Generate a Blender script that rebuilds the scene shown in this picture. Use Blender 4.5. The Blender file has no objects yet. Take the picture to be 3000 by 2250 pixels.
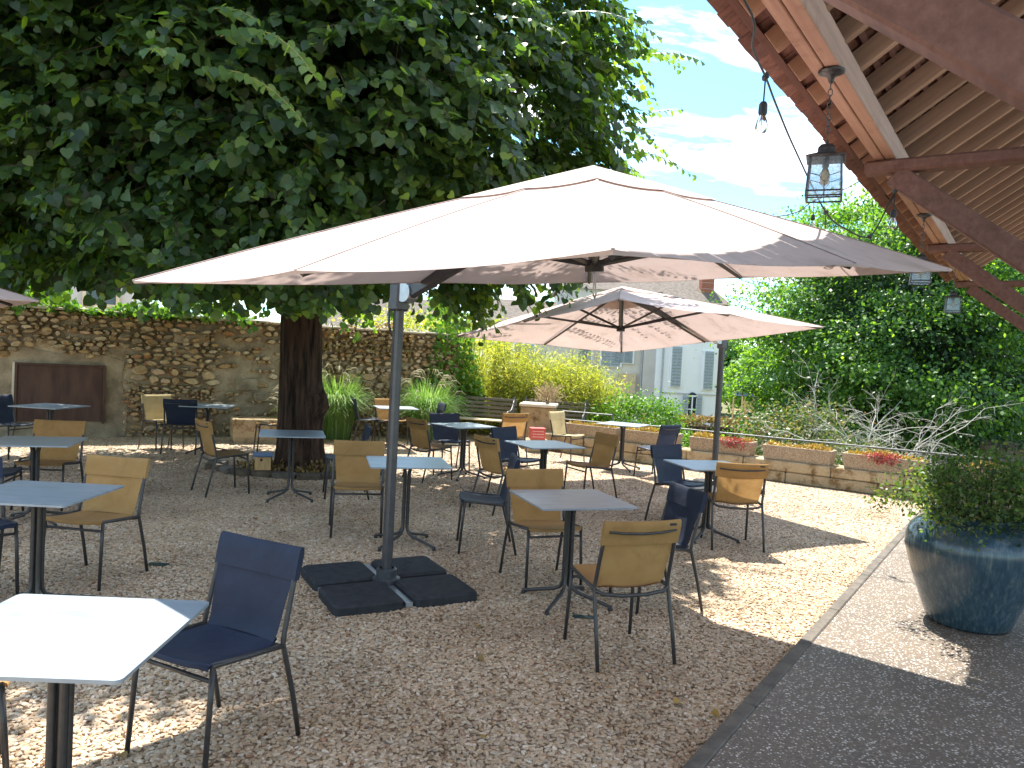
import bpy, bmesh, math, random
import numpy as np
from mathutils import Vector, Matrix

random.seed(7)
RNG = np.random.default_rng(7)
C = bpy.context.scene.collection
R = math.radians

# ------------------------------------------------------------------ camera
FPX, PITCH, ROLL, CAMH = 2220.0, 0.033, 0.052, 1.71
cam_data = bpy.data.cameras.new('camera')
cam = bpy.data.objects.new('camera', cam_data)
C.objects.link(cam)
cam_data.sensor_width = 36.0
cam_data.lens = 36.0 * FPX / 3000.0
cam_data.clip_start = 0.05
cam_data.clip_end = 2000.0
cam.matrix_world = (Matrix.Translation((0, 0, CAMH)) @ Matrix.Rotation(math.pi / 2 - PITCH, 4, 'X')
                    @ Matrix.Rotation(ROLL, 4, 'Z'))
bpy.context.scene.camera = cam

# ------------------------------------------------------------------ sky
SUN_DIR = Vector((-0.08, 0.49, 1.0)).normalized()          # towards the sun
SUN_EL = math.asin(SUN_DIR.z)
SUN_AZ = math.atan2(SUN_DIR.x, SUN_DIR.y)
world = bpy.data.worlds.new('World')
bpy.context.scene.world = world
world.use_nodes = True
wn, wl = world.node_tree.nodes, world.node_tree.links
wn.clear()
w_out = wn.new('ShaderNodeOutputWorld')
w_bg = wn.new('ShaderNodeBackground')
w_bg.inputs['Strength'].default_value = 0.135
sky = wn.new('ShaderNodeTexSky')
sky.sky_type = 'NISHITA'
sky.sun_disc = False
sky.sun_elevation = SUN_EL
sky.sun_rotation = SUN_AZ
sky.air_density = 1.0
sky.dust_density = 0.6
sky.ozone_density = 1.0
tc = wn.new('ShaderNodeTexCoord')
sep = wn.new('ShaderNodeSeparateXYZ')
wl.new(tc.outputs['Generated'], sep.inputs[0])
zadd = wn.new('ShaderNodeMath'); zadd.operation = 'MAXIMUM'; zadd.inputs[1].default_value = 0.0
wl.new(sep.outputs['Z'], zadd.inputs[0])
zadd2 = wn.new('ShaderNodeMath'); zadd2.operation = 'ADD'; zadd2.inputs[1].default_value = 0.16
wl.new(zadd.outputs[0], zadd2.inputs[0])
dx = wn.new('ShaderNodeMath'); dx.operation = 'DIVIDE'
dy = wn.new('ShaderNodeMath'); dy.operation = 'DIVIDE'
wl.new(sep.outputs['X'], dx.inputs[0]); wl.new(zadd2.outputs[0], dx.inputs[1])
wl.new(sep.outputs['Y'], dy.inputs[0]); wl.new(zadd2.outputs[0], dy.inputs[1])
comb = wn.new('ShaderNodeCombineXYZ')
wl.new(dx.outputs[0], comb.inputs[0]); wl.new(dy.outputs[0], comb.inputs[1])
wmap = wn.new('ShaderNodeMapping')
wmap.inputs['Rotation'].default_value = (0, 0, R(-35))
wmap.inputs['Location'].default_value = (3.4, 2.3, 0.4)
wmap.inputs['Scale'].default_value = (1.0, 2.0, 1.0)
wl.new(comb.outputs[0], wmap.inputs['Vector'])
cl = wn.new('ShaderNodeTexNoise')
cl.inputs['Scale'].default_value = 1.9
cl.inputs['Detail'].default_value = 9.0
cl.inputs['Roughness'].default_value = 0.6
cl.inputs['Distortion'].default_value = 0.35
wl.new(wmap.outputs[0], cl.inputs['Vector'])
cr = wn.new('ShaderNodeValToRGB')
cr.color_ramp.elements[0].position = 0.47; cr.color_ramp.elements[0].color = (0, 0, 0, 1)
cr.color_ramp.elements[1].position = 0.70; cr.color_ramp.elements[1].color = (1, 1, 1, 1)
wl.new(cl.outputs['Fac'], cr.inputs['Fac'])
wmix = wn.new('ShaderNodeMix'); wmix.data_type = 'RGBA'
wl.new(cr.outputs['Color'], wmix.inputs[0])
tint = wn.new('ShaderNodeMix'); tint.data_type = 'RGBA'; tint.blend_type = 'MULTIPLY'; tint.inputs[0].default_value = 1.0
tint.inputs[7].default_value = (.58, .92, 1.0, 1)
wl.new(sky.outputs[0], tint.inputs[6])
wl.new(tint.outputs[2], wmix.inputs[6])
wmix.inputs[7].default_value = (10.0, 9.6, 9.2, 1)
wl.new(wmix.outputs[2], w_bg.inputs['Color'])
wl.new(w_bg.outputs[0], w_out.inputs['Surface'])

# ------------------------------------------------------------------ sun
sun_data = bpy.data.lights.new('sun', 'SUN')
sun_data.energy = 4.7
sun_data.angle = R(0.53)
sun_data.color = (1.0, 0.955, 0.87)
sun = bpy.data.objects.new('sun', sun_data)
C.objects.link(sun)
sun.rotation_euler = (-SUN_DIR).to_track_quat('-Z', 'Y').to_euler()
sun.location = (0, 0, 30)

# ------------------------------------------------------------------ exposure
vs = bpy.context.scene.view_settings
vs.view_transform = 'Standard'
vs.look = 'None'
vs.gamma = 1.0
vs.exposure = 1.55
vs.use_curve_mapping = False
bpy.context.scene.cycles.max_bounces = 6
bpy.context.scene.cycles.diffuse_bounces = 3
bpy.context.scene.cycles.glossy_bounces = 3
bpy.context.scene.cycles.transparent_max_bounces = 10
bpy.context.scene.cycles.caustics_reflective = False
bpy.context.scene.cycles.caustics_refractive = False
bpy.context.scene.cycles.use_denoising = True


# ================================================================== helpers
def ray(px, py):
    X, Y = px - 1500.0, py - 1125.0
    c, s = math.cos(ROLL), math.sin(ROLL)
    x, y = (X * c + Y * s) / FPX, (-X * s + Y * c) / FPX
    cp, sp = math.cos(PITCH), math.sin(PITCH)
    return Vector((x, cp - y * sp, -sp - y * cp))


def at(px, py, Y):
    """point of the survey sight line at distance Y"""
    d = ray(px, py)
    return Vector((0, 0, CAMH)) + d * (Y / d.y)


def tag(o, label=None, cat=None, group=None, kind=None):
    if label: o['label'] = label
    if cat: o['category'] = cat
    if group: o['group'] = group
    if kind: o['kind'] = kind
    return o


def empty(name, loc=(0, 0, 0), rz=0.0, label=None, cat=None, group=None):
    o = bpy.data.objects.new(name, None)
    o.empty_display_size = 0.1
    C.objects.link(o)
    o.location = loc
    o.rotation_euler = (0, 0, rz)
    return tag(o, label, cat, group)


def link(name, me, parent=None):
    o = bpy.data.objects.new(name, me)
    C.objects.link(o)
    if parent is not None:
        o.parent = parent
    return o


def copy_tree(o, parent=None):
    c = o.copy()
    C.objects.link(c)
    c.parent = parent
    for ch in list(o.children):
        copy_tree(ch, c)
    return c


class MB:
    def __init__(self):
        self.v, self.f = [], []

    def add(self, vs, fs):
        n = len(self.v)
        self.v += [tuple(q) for q in vs]
        self.f += [tuple(i + n for i in q) for q in fs]
        return self

    def box(self, c, s, M=None):
        x, y, z = s[0] / 2, s[1] / 2, s[2] / 2
        p = [Vector((i * x, j * y, k * z)) for k in (-1, 1) for j in (-1, 1) for i in (-1, 1)]
        if M is not None: p = [M @ q for q in p]
        c = Vector(c)
        return self.add([q + c for q in p],
                        [(0, 2, 3, 1), (4, 5, 7, 6), (0, 1, 5, 4), (2, 6, 7, 3), (0, 4, 6, 2), (1, 3, 7, 5)])

    def cbox(self, c, s, b, M=None):
        """box with chamfered edges"""
        h = [q / 2 for q in s]
        b = min(b, min(h) * 0.9)
        c = Vector(c)
        idx, vs, fs = {}, [], []
        for sx in (-1, 1):
            for sy in (-1, 1):
                for sz in (-1, 1):
                    for ax in range(3):
                        q = [sx * h[0], sy * h[1], sz * h[2]]
                        sg = (sx, sy, sz)
                        for a in range(3):
                            if a != ax: q[a] -= sg[a] * b
                        idx[(sx, sy, sz, ax)] = len(vs)
                        q = Vector(q)
                        vs.append((M @ q if M is not None else q) + c)
        S = (-1, 1)

        def key(a, sa, o1, s1, o2, s2, ax):
            t = [0, 0, 0]; t[a] = sa; t[o1] = s1; t[o2] = s2
            return idx[(t[0], t[1], t[2], ax)]
        for a in range(3):
            o1, o2 = (a + 1) % 3, (a + 2) % 3
            for sa in S:
                q = [key(a, sa, o1, u_, o2, w_, a) for u_, w_ in ((-1, -1), (1, -1), (1, 1), (-1, 1))]
                fs.append(q if sa > 0 else q[::-1])
            for s1 in S:
                for s2 in S:
                    q = [key(a, -1, o1, s1, o2, s2, o1), key(a, 1, o1, s1, o2, s2, o1),
                         key(a, 1, o1, s1, o2, s2, o2), key(a, -1, o1, s1, o2, s2, o2)]
                    fs.append(q[::-1] if s1 * s2 > 0 else q)
        for sx in S:
            for sy in S:
                for sz in S:
                    q = [idx[(sx, sy, sz, k)] for k in range(3)]
                    fs.append(q if sx * sy * sz > 0 else q[::-1])
        return self.add(vs, fs)

    def tube(self, pts, r, seg=8, caps=True, flat=None):
        pts = [Vector(p) for p in pts]
        n = len(pts)
        rs = r if isinstance(r, (list, tuple)) else [r] * n
        base = len(self.v)
        t0 = (pts[1] - pts[0]).normalized()
        up = Vector((0, 0, 1)) if abs(t0.z) < 0.95 else Vector((1, 0, 0))
        a = t0.cross(up).normalized()
        for i in range(n):
            if i == 0: t = pts[1] - pts[0]
            elif i == n - 1: t = pts[-1] - pts[-2]
            else: t = (pts[i + 1] - pts[i]).normalized() + (pts[i] - pts[i - 1]).normalized()
            t = t.normalized() if t.length > 1e-9 else t0
            a = (a - t * a.dot(t))
            a = a.normalized() if a.length > 1e-9 else t.orthogonal().normalized()
            b = t.cross(a)
            for k in range(seg):
                w = 2 * math.pi * k / seg
                self.v.append(tuple(pts[i] + (a * math.cos(w) + b * math.sin(w) * (flat or 1)) * rs[i]))
        for i in range(n - 1):
            for k in range(seg):
                q = base + i * seg
                self.f.append((q + k, q + (k + 1) % seg, q + seg + (k + 1) % seg, q + seg + k))
        if caps:
            self.f.append(tuple(base + k for k in range(seg))[::-1])
            self.f.append(tuple(base + (n - 1) * seg + k for k in range(seg)))
        return self

    def lathe(self, prof, seg=24, c=(0, 0, 0)):
        base = len(self.v)
        for r, z in prof:
            for k in range(seg):
                w = 2 * math.pi * k / seg
                self.v.append((c[0] + r * math.cos(w), c[1] + r * math.sin(w), c[2] + z))
        for i in range(len(prof) - 1):
            for k in range(seg):
                q = base + i * seg
                self.f.append((q + k, q + (k + 1) % seg, q + seg + (k + 1) % seg, q + seg + k))
        return self

    def prism(self, poly, z0, z1):
        n = len(poly)
        vs = [(p[0], p[1], z0) for p in poly] + [(p[0], p[1], z1) for p in poly]
        fs = [tuple(range(n))[::-1], tuple(range(n, 2 * n))]
        fs += [(i, (i + 1) % n, n + (i + 1) % n, n + i) for i in range(n)]
        return self.add(vs, fs)

    def grid(self, rows, close=False):
        base = len(self.v)
        m = len(rows[0])
        for r in rows: self.v += [tuple(p) for p in r]
        for i in range(len(rows) - 1):
            for j in range(m - 1 + (1 if close else 0)):
                k = (j + 1) % m
                self.f.append((base + i * m + j, base + i * m + k, base + (i + 1) * m + k, base + (i + 1) * m + j))
        return self

    def mesh(self, name, mat, smooth=False):
        me = bpy.data.meshes.new(name)
        me.from_pydata(self.v, [], self.f)
        me.validate()
        if smooth is True:
            me.polygons.foreach_set('use_smooth', [True] * len(me.polygons))
        elif smooth:
            me.polygons.foreach_set('use_smooth', [True] * len(me.polygons))
            me.set_sharp_from_angle(angle=R(smooth))
        if mat is not None: me.materials.append(mat)
        me.update()
        return me

    def build(self, name, mat, parent=None, smooth=False):
        return link(name, self.mesh(name, mat, smooth), parent)


def rounded_rect(w, h, r, n=4):
    p = []
    for cx, cy, a0 in ((w / 2 - r, h / 2 - r, 0), (-w / 2 + r, h / 2 - r, 90), (-w / 2 + r, -h / 2 + r, 180), (w / 2 - r, -h / 2 + r, 270)):
        for k in range(n + 1):
            a = R(a0 + 90 * k / n)
            p.append((cx + r * math.cos(a), cy + r * math.sin(a)))
    return p


def inst_mesh(name, P, X, Y, Z, S, tv, tf, mat, smooth=False):
    """one mesh out of many copies of a small template"""
    n, k = len(P), len(tv)
    tv = np.asarray(tv, float)
    S = np.asarray(S)[:, None, None]
    V = P[:, None, :] + S * (tv[None, :, 0:1] * X[:, None, :] + tv[None, :, 1:2] * Y[:, None, :] + tv[None, :, 2:3] * Z[:, None, :])
    flat = np.concatenate([np.array(f) for f in tf])
    lens = np.array([len(f) for f in tf])
    loops = (flat[None, :] + (np.arange(n) * k)[:, None]).ravel()
    tot = np.tile(lens, n)
    start = np.concatenate([[0], np.cumsum(tot)[:-1]])
    me = bpy.data.meshes.new(name)
    me.vertices.add(n * k)
    me.vertices.foreach_set('co', V.reshape(-1).astype(np.float32))
    me.loops.add(len(loops))
    me.loops.foreach_set('vertex_index', loops.astype(np.int32))
    me.polygons.add(len(tot))
    me.polygons.foreach_set('loop_start', start.astype(np.int32))
    me.polygons.foreach_set('loop_total', tot.astype(np.int32))
    if smooth: me.polygons.foreach_set('use_smooth', np.ones(len(tot), bool))
    me.update(calc_edges=True)
    if mat is not None: me.materials.append(mat)
    return me


def unit(a):
    return a / np.maximum(np.linalg.norm(a, axis=1, keepdims=True), 1e-9)


def frames(tip, nrm):
    """Y = tip direction, Z = normal made perpendicular, X = Y x Z"""
    Y = unit(tip)
    Z = nrm - Y * (nrm * Y).sum(1, keepdims=True)
    Z = unit(Z + 1e-6)
    return np.cross(Y, Z), Y, Z


LINDEN_V = [(0, .04, 0), (-.22, -.07, .03), (-.47, .06, .07), (-.56, .36, .10), (-.38, .72, .04), (0, 1.03, -.15), (.38, .72, .04), (.56, .36, .10), (.47, .06, .07), (.22, -.07, .03), (0, .45, 0)]
LINDEN_F = [(0, 10, 3, 2, 1), (10, 4, 3), (10, 5, 4), (10, 6, 5), (10, 7, 6), (0, 9, 8, 7, 10)]
LEAF_V = [(0, 0, 0), (-.32, .5, .07), (0, 1, -.05), (.32, .5, .07)]
LEAF_F = [(0, 3, 2, 1)]
NARROW_V = [(0, 0, 0), (-.09, .4, .02), (0, 1, -.12), (.09, .4, .02)]


# ------------------------------------------------------------------ materials
def nodes(name):
    m = bpy.data.materials.new(name)
    m.use_nodes = True
    t = m.node_tree
    b = t.nodes['Principled BSDF']
    return m, t.nodes, t.links, b


def mix_rgb(n, l, fac, a, b, mode='MIX'):
    x = n.new('ShaderNodeMix'); x.data_type = 'RGBA'; x.blend_type = mode
    for sock, val in ((0, fac), (6, a), (7, b)):
        if hasattr(val, 'is_linked') or hasattr(val, 'links'): l.new(val, x.inputs[sock])
        elif sock == 0: x.inputs[0].default_value = val
        else: x.inputs[sock].default_value = (*val, 1) if len(val) == 3 else val
    return x.outputs[2]


def ramp(n, l, fac, stops):
    r = n.new('ShaderNodeValToRGB')
    e = r.color_ramp.elements
    while len(e) < len(stops): e.new(0.5)
    for q, (p, c) in zip(e, stops):
        q.position = p; q.color = (*c, 1) if len(c) == 3 else c
    l.new(fac, r.inputs['Fac'])
    return r.outputs['Color']


def noise(n, l, scale, detail=5, rough=.55, vec=None, dist=0):
    t = n.new('ShaderNodeTexNoise')
    t.inputs['Scale'].default_value = scale
    t.inputs['Detail'].default_value = detail
    t.inputs['Roughness'].default_value = rough
    t.inputs['Distortion'].default_value = dist
    if vec is not None: l.new(vec, t.inputs['Vector'])
    return t.outputs['Fac']


def coords(n, l, kind='Object', scale=(1, 1, 1)):
    if kind == 'World':
        g = n.new('ShaderNodeNewGeometry'); src = g.outputs['Position']
    else:
        src = n.new('ShaderNodeTexCoord').outputs[kind]
    m = n.new('ShaderNodeMapping')
    m.inputs['Scale'].default_value = scale
    l.new(src, m.inputs['Vector'])
    return m.outputs[0]


def bump(n, l, b, h, strength, dist=0.01):
    k = n.new('ShaderNodeBump')
    k.inputs['Strength'].default_value = strength
    k.inputs['Distance'].default_value = dist
    l.new(h, k.inputs['Height'])
    l.new(k.outputs[0], b.inputs['Normal'])


def mat(name, c1, c2=None, scale=6, rough=.6, spec=.5, metal=0, bmp=0, bscale=None, bdist=.005, kind='Object',
        stretch=(1, 1, 1), detail=6, lo=.35, hi=.65, rvar=0.0):
    m, n, l, b = nodes(name)
    v = coords(n, l, kind, stretch)
    f = noise(n, l, scale, detail, .6, v)
    if c2 is None: c2 = tuple(q * .8 for q in c1)
    l.new(ramp(n, l, f, [(lo, c1), (hi, c2)]), b.inputs['Base Color'])
    b.inputs['Roughness'].default_value = rough
    if rvar:
        rr = n.new('ShaderNodeMapRange')
        rr.inputs['To Min'].default_value = rough - rvar; rr.inputs['To Max'].default_value = rough + rvar
        l.new(f, rr.inputs['Value']); l.new(rr.outputs[0], b.inputs['Roughness'])
    b.inputs['Specular IOR Level'].default_value = spec
    b.inputs['Metallic'].default_value = metal
    if bmp:
        bump(n, l, b, noise(n, l, bscale or scale * 6, 4, .6, v), bmp, bdist)
    return m


def island(n, l):
    g = n.new('ShaderNodeNewGeometry').outputs['Random Per Island']
    o = n.new('ShaderNodeObjectInfo').outputs['Random']
    a = n.new('ShaderNodeMath'); a.operation = 'ADD'
    l.new(g, a.inputs[0]); l.new(o, a.inputs[1])
    f = n.new('ShaderNodeMath'); f.operation = 'FRACT'
    l.new(a.outputs[0], f.inputs[0])
    return f.outputs[0]


def leaf_mat(name, stops, transl=.4, tcol=None, rough=.45, spec=.4):
    m, n, l, b = nodes(name)
    r = island(n, l)
    col = ramp(n, l, r, stops)
    l.new(col, b.inputs['Base Color'])
    b.inputs['Roughness'].default_value = rough
    b.inputs['Specular IOR Level'].default_value = spec
    t = n.new('ShaderNodeBsdfTranslucent')
    tc_ = tcol or (2.4, 2.3, .7)
    l.new(mix_rgb(n, l, 1.0, col, tc_, 'MULTIPLY'), t.inputs['Color'])
    mx = n.new('ShaderNodeMixShader'); mx.inputs[0].default_value = transl
    out = n['Material Output']
    l.new(b.outputs[0], mx.inputs[1]); l.new(t.outputs[0], mx.inputs[2])
    l.new(mx.outputs[0], out.inputs['Surface'])
    return m


def fabric_mat(name, c1, c2, transl=.2, rough=.8, weave=900, open_=0.0, scale=5):
    m, n, l, b = nodes(name)
    v = coords(n, l, 'Object')
    f = noise(n, l, scale, 5, .6, v)
    col = ramp(n, l, f, [(.3, c1), (.7, c2)])
    oi_ = n.new('ShaderNodeObjectInfo').outputs['Random']
    col = mix_rgb(n, l, 1.0, col, ramp(n, l, oi_, [(0, (.84, .82, .80)), (.5, (1, 1, 1)), (1, (1.12, 1.13, 1.15))]), 'MULTIPLY')
    grime = ramp(n, l, noise(n, l, 2.4, 8, .7, coords(n, l, 'World'), .6), [(.30, (.74, .72, .68)), (.48, (1, 1, 1)), (.72, (1.06, 1.06, 1.05))])
    col = mix_rgb(n, l, 1.0, col, grime, 'MULTIPLY')
    l.new(col, b.inputs['Base Color'])
    b.inputs['Roughness'].default_value = rough
    b.inputs['Specular IOR Level'].default_value = .25
    b.inputs['Sheen Weight'].default_value = .03
    bump(n, l, b, noise(n, l, 14, 3, .5, v), .35, .01)
    t = n.new('ShaderNodeBsdfTranslucent'); l.new(col, t.inputs['Color'])
    mx = n.new('ShaderNodeMixShader'); mx.inputs[0].default_value = transl
    l.new(b.outputs[0], mx.inputs[1]); l.new(t.outputs[0], mx.inputs[2])
    res = mx.outputs[0]
    if open_:
        tr = n.new('ShaderNodeBsdfTransparent')
        m2 = n.new('ShaderNodeMixShader'); m2.inputs[0].default_value = open_
        l.new(res, m2.inputs[1]); l.new(tr.outputs[0], m2.inputs[2]); res = m2.outputs[0]
    l.new(res, n['Material Output'].inputs['Surface'])
    return m


def glass_mat(name, tint=(.9, .95, 1), fac=.25, rough=.05, bmp=0, milk=0):
    m, n, l, b = nodes(name)
    g = n.new('ShaderNodeBsdfGlossy'); g.inputs['Roughness'].default_value = rough
    t = n.new('ShaderNodeBsdfTransparent'); t.inputs['Color'].default_value = (*tint, 1)
    fr = n.new('ShaderNodeLayerWeight'); fr.inputs['Blend'].default_value = fac
    if bmp:
        k = n.new('ShaderNodeBump'); k.inputs['Strength'].default_value = bmp
        v = coords(n, l, 'Object'); l.new(noise(n, l, 90, 2, .5, v), k.inputs['Height'])
        l.new(k.outputs[0], g.inputs['Normal']); l.new(k.outputs[0], fr.inputs['Normal'])
    mx = n.new('ShaderNodeMixShader')
    l.new(fr.outputs['Fresnel'], mx.inputs[0]); l.new(t.outputs[0], mx.inputs[1]); l.new(g.outputs[0], mx.inputs[2])
    res = mx.outputs[0]
    if milk:
        tl = n.new('ShaderNodeBsdfTranslucent'); tl.inputs['Color'].default_value = (.72, .80, .86, 1)
        m2 = n.new('ShaderNodeMixShader')
        rp = n.new('ShaderNodeMapRange'); rp.inputs['To Min'].default_value = 0; rp.inputs['To Max'].default_value = milk * 2
        l.new(noise(n, l, 90, 2, .5, coords(n, l, 'Object')), rp.inputs['Value']); l.new(rp.outputs[0], m2.inputs[0])
        l.new(res, m2.inputs[1]); l.new(tl.outputs[0], m2.inputs[2]); res = m2.outputs[0]
    l.new(res, n['Material Output'].inputs['Surface'])
    return m


M = {}
# gravel: bed and loose pebbles
m, n, l, b = nodes('gravel_bed')
v = coords(n, l, 'World')
vo = n.new('ShaderNodeTexVoronoi'); vo.inputs['Scale'].default_value = 55; l.new(v, vo.inputs['Vector'])
sepc = n.new('ShaderNodeSeparateColor'); l.new(vo.outputs['Color'], sepc.inputs[0])
pc = ramp(n, l, sepc.outputs[0], [(0, (.12, .085, .06)), (.3, (.24, .19, .14)), (.55, (.36, .30, .235)), (.8, (.22, .195, .165)), (1, (.46, .42, .36))])
big = noise(n, l, .9, 4, .6, v)
col = mix_rgb(n, l, 1.0, pc, ramp(n, l, big, [(.28, (.9, .77, .65)), (.5, (1.3, 1.17, 1.04)), (.72, (1.6, 1.48, 1.33))]), 'MULTIPLY')
l.new(col, b.inputs['Base Color']); b.inputs['Roughness'].default_value = .85; b.inputs['Specular IOR Level'].default_value = .25
bump(n, l, b, vo.outputs['Distance'], -.9, .012)
M['gravel_bed'] = m
m, n, l, b = nodes('pebble')
oi = n.new('ShaderNodeObjectInfo')
pc = ramp(n, l, oi.outputs['Random'], [(0, (.16, .105, .065)), (.16, (.44, .34, .23)), (.34, (.54, .45, .34)), (.5, (.34, .30, .25)), (.66, (.62, .56, .47)), (.82, (.47, .36, .25)), (.94, (.72, .69, .63)), (1, (.40, .22, .13))])
v = coords(n, l, 'World')
big = noise(n, l, .9, 4, .6, v)
l.new(mix_rgb(n, l, 1.0, pc, ramp(n, l, big, [(.28, (.66, .555, .45)), (.5, (.90, .79, .68)), (.72, (1.12, 1.01, .89))]), 'MULTIPLY'), b.inputs['Base Color'])
b.inputs['Roughness'].default_value = .7; b.inputs['Specular IOR Level'].default_value = .3
M['pebble'] = m
# exposed aggregate paving
m, n, l, b = nodes('aggregate_paving')
v = coords(n, l, 'World')
vo = n.new('ShaderNodeTexVoronoi'); vo.inputs['Scale'].default_value = 88; l.new(v, vo.inputs['Vector'])
sepc = n.new('ShaderNodeSeparateColor'); l.new(vo.outputs['Color'], sepc.inputs[0])
speck = ramp(n, l, sepc.outputs[0], [(.0, (.075, .058, .046)), (.50, (.12, .09, .07)), (.68, (.22, .17, .125)), (.84, (.40, .35, .29)), (.93, (.68, .64, .58))])
dist = ramp(n, l, vo.outputs['Distance'], [(.32, (1, 1, 1)), (.62, (.0, .0, .0))])
cem = ramp(n, l, noise(n, l, 1.3, 6, .65, v), [(.3, (.092, .068, .048)), (.7, (.175, .13, .09))])
l.new(mix_rgb(n, l, dist, cem, speck), b.inputs['Base Color'])
b.inputs['Roughness'].default_value = .62
bump(n, l, b, vo.outputs['Distance'], -.35, .006)
M['paving'] = m
M['kerb'] = mat('kerb_concrete', (.085, .072, .06), (.15, .128, .105), 9, .75, .3, bmp=.3, bscale=60, kind='World')
# earth and far ground
M['earth'] = mat('earth_and_grass', (.09, .10, .035), (.20, .16, .09), .35, .95, .1, bmp=.4, bscale=6, bdist=.05, kind='World')
# stone wall
m, n, l, b = nodes('wall_stone')
r = island(n, l)
v = coords(n, l, 'World')
pc = ramp(n, l, r, [(0, (.27, .185, .10)), (.2, (.44, .325, .185)), (.4, (.55, .435, .28)), (.55, (.30, .245, .18)), (.7, (.48, .325, .16)), (.85, (.66, .575, .43)), (.97, (.42, .205, .095))])
gr = ramp(n, l, noise(n, l, 22, 6, .7, v), [(.3, (.66, .61, .53)), (.65, (1.2, 1.16, 1.08))])
l.new(mix_rgb(n, l, 1.0, pc, gr, 'MULTIPLY'), b.inputs['Base Color'])
b.inputs['Roughness'].default_value = .9; b.inputs['Specular IOR Level'].default_value = .2
bump(n, l, b, noise(n, l, 45, 5, .65, v), .6, .015)
M['stone'] = m
M['mortar'] = mat('lime_mortar', (.25, .20, .135), (.47, .39, .27), 3.5, .95, .1, bmp=.8, bscale=26, bdist=.03, kind='World', detail=9)
M['plaster'] = mat('old_render', (.20, .16, .11), (.42, .345, .24), 3.2, .95, .1, bmp=.7, bscale=30, bdist=.02, kind='World', detail=9)
M['coping'] = mat('coping_stone', (.46, .40, .31), (.62, .56, .46), 4, .9, .2, bmp=.5, bscale=30, kind='World')
# weathered limestone blocks
m, n, l, b = nodes('limestone_block')
v = coords(n, l, 'World')
r = island(n, l)
base = ramp(n, l, r, [(0, (.40, .30, .175)), (.5, (.50, .40, .26)), (1, (.44, .345, .22))])
st = ramp(n, l, noise(n, l, 5, 8, .7, v), [(.36, (.42, .34, .24)), (.52, (1, 1, 1))])
fine = ramp(n, l, noise(n, l, 60, 4, .7, v), [(.3, (.75, .72, .68)), (.7, (1.1, 1.1, 1.1))])
c_ = mix_rgb(n, l, 1.0, mix_rgb(n, l, 1.0, base, st, 'MULTIPLY'), fine, 'MULTIPLY')
l.new(c_, b.inputs['Base Color']); b.inputs['Roughness'].default_value = .92; b.inputs['Specular IOR Level'].default_value = .15
bump(n, l, b, noise(n, l, 40, 6, .7, v), .6, .02)
M['limestone'] = m
M['planter'] = mat('aggregate_concrete', (.24, .17, .11), (.47, .38, .28), 55, .9, .2, bmp=.8, bscale=120, bdist=.006, kind='World', detail=3)
M['darkwall'] = mat('dark_garden_wall', (.075, .06, .045), (.17, .135, .10), 2.2, .95, .1, bmp=.8, bscale=18, bdist=.04, kind='World', detail=9)
M['rust'] = mat('rusty_sheet', (.055, .028, .022), (.10, .055, .04), 7, .7, .35, bmp=.2, bscale=40, kind='World', stretch=(1, 1, .25))
# metals, fabric, furniture
M['frame'] = mat('graphite_metal', (.045, .043, .044), (.065, .06, .058), 30, .42, .5, metal=.35)
M['pole'] = mat('anthracite_aluminium', (.07, .072, .08), (.095, .095, .102), 12, .38, .5, metal=.5)
M['darkpart'] = mat('black_plastic', (.02, .02, .022), (.03, .03, .03), 30, .5, .4)
M['steel'] = mat('galvanised_steel', (.38, .40, .43), (.5, .52, .55), 20, .35, .5, metal=.85)
M['slab'] = mat('recycled_rubber_slab', (.018, .019, .023), (.036, .037, .042), 14, .8, .3, bmp=.3, bscale=160, kind='World')
M['khaki'] = fabric_mat('khaki_sling', (.37, .205, .072), (.47, .28, .108), .26)
M['cream'] = fabric_mat('pale_khaki_sling', (.55, .43, .22), (.66, .53, .30), .22)
M['navy'] = fabric_mat('navy_sling', (.013, .020, .044), (.024, .033, .062), .10, .55)
M['canopy'] = fabric_mat('taupe_canopy', (.55, .425, .385), (.61, .48, .44), .22, .85, scale=2)
m, n, l, b = nodes('table_laminate')
v = coords(n, l, 'Object', (1, 3, 1))
l.new(ramp(n, l, noise(n, l, 5, 9, .65, v), [(.3, (.195, .235, .275)), (.55, (.265, .305, .345)), (.75, (.33, .365, .39))]), b.inputs['Base Color'])  # blue of the reflected sky mixed into the grey top colour
b.inputs['Roughness'].default_value = .34; b.inputs['Specular IOR Level'].default_value = .8
M['laminate'] = m
# timber roof
m, n, l, b = nodes('painted_timber')
v = coords(n, l, 'Object', (9, .5, 9))
w = ramp(n, l, noise(n, l, 2.2, 8, .65, v), [(.25, (.115, .050, .037)), (.5, (.16, .072, .054)), (.75, (.22, .108, .083))])
sp = ramp(n, l, noise(n, l, 5, 8, .75, coords(n, l, 'World')), [(.30, (.62, .55, .5)), (.45, (1, 1, 1))])
l.new(mix_rgb(n, l, 1.0, w, sp, 'MULTIPLY'), b.inputs['Base Color']); b.inputs['Roughness'].default_value = .7
bump(n, l, b, noise(n, l, 6, 6, .7, v), .3, .004)
M['timber'] = m
m, n, l, b = nodes('pale_timber')
v = coords(n, l, 'Object', (9, .5, 9))
w = ramp(n, l, noise(n, l, 2.2, 8, .65, v), [(.25, (.29, .15, .10)), (.5, (.39, .22, .152)), (.75, (.48, .29, .21))])
sp = ramp(n, l, noise(n, l, 4, 8, .75, coords(n, l, 'World')), [(.30, (.7, .62, .56)), (.45, (1, 1, 1))])
l.new(mix_rgb(n, l, 1.0, w, sp, 'MULTIPLY'), b.inputs['Base Color']); b.inputs['Roughness'].default_value = .7
bump(n, l, b, noise(n, l, 6, 6, .7, v), .3, .004)
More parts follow.
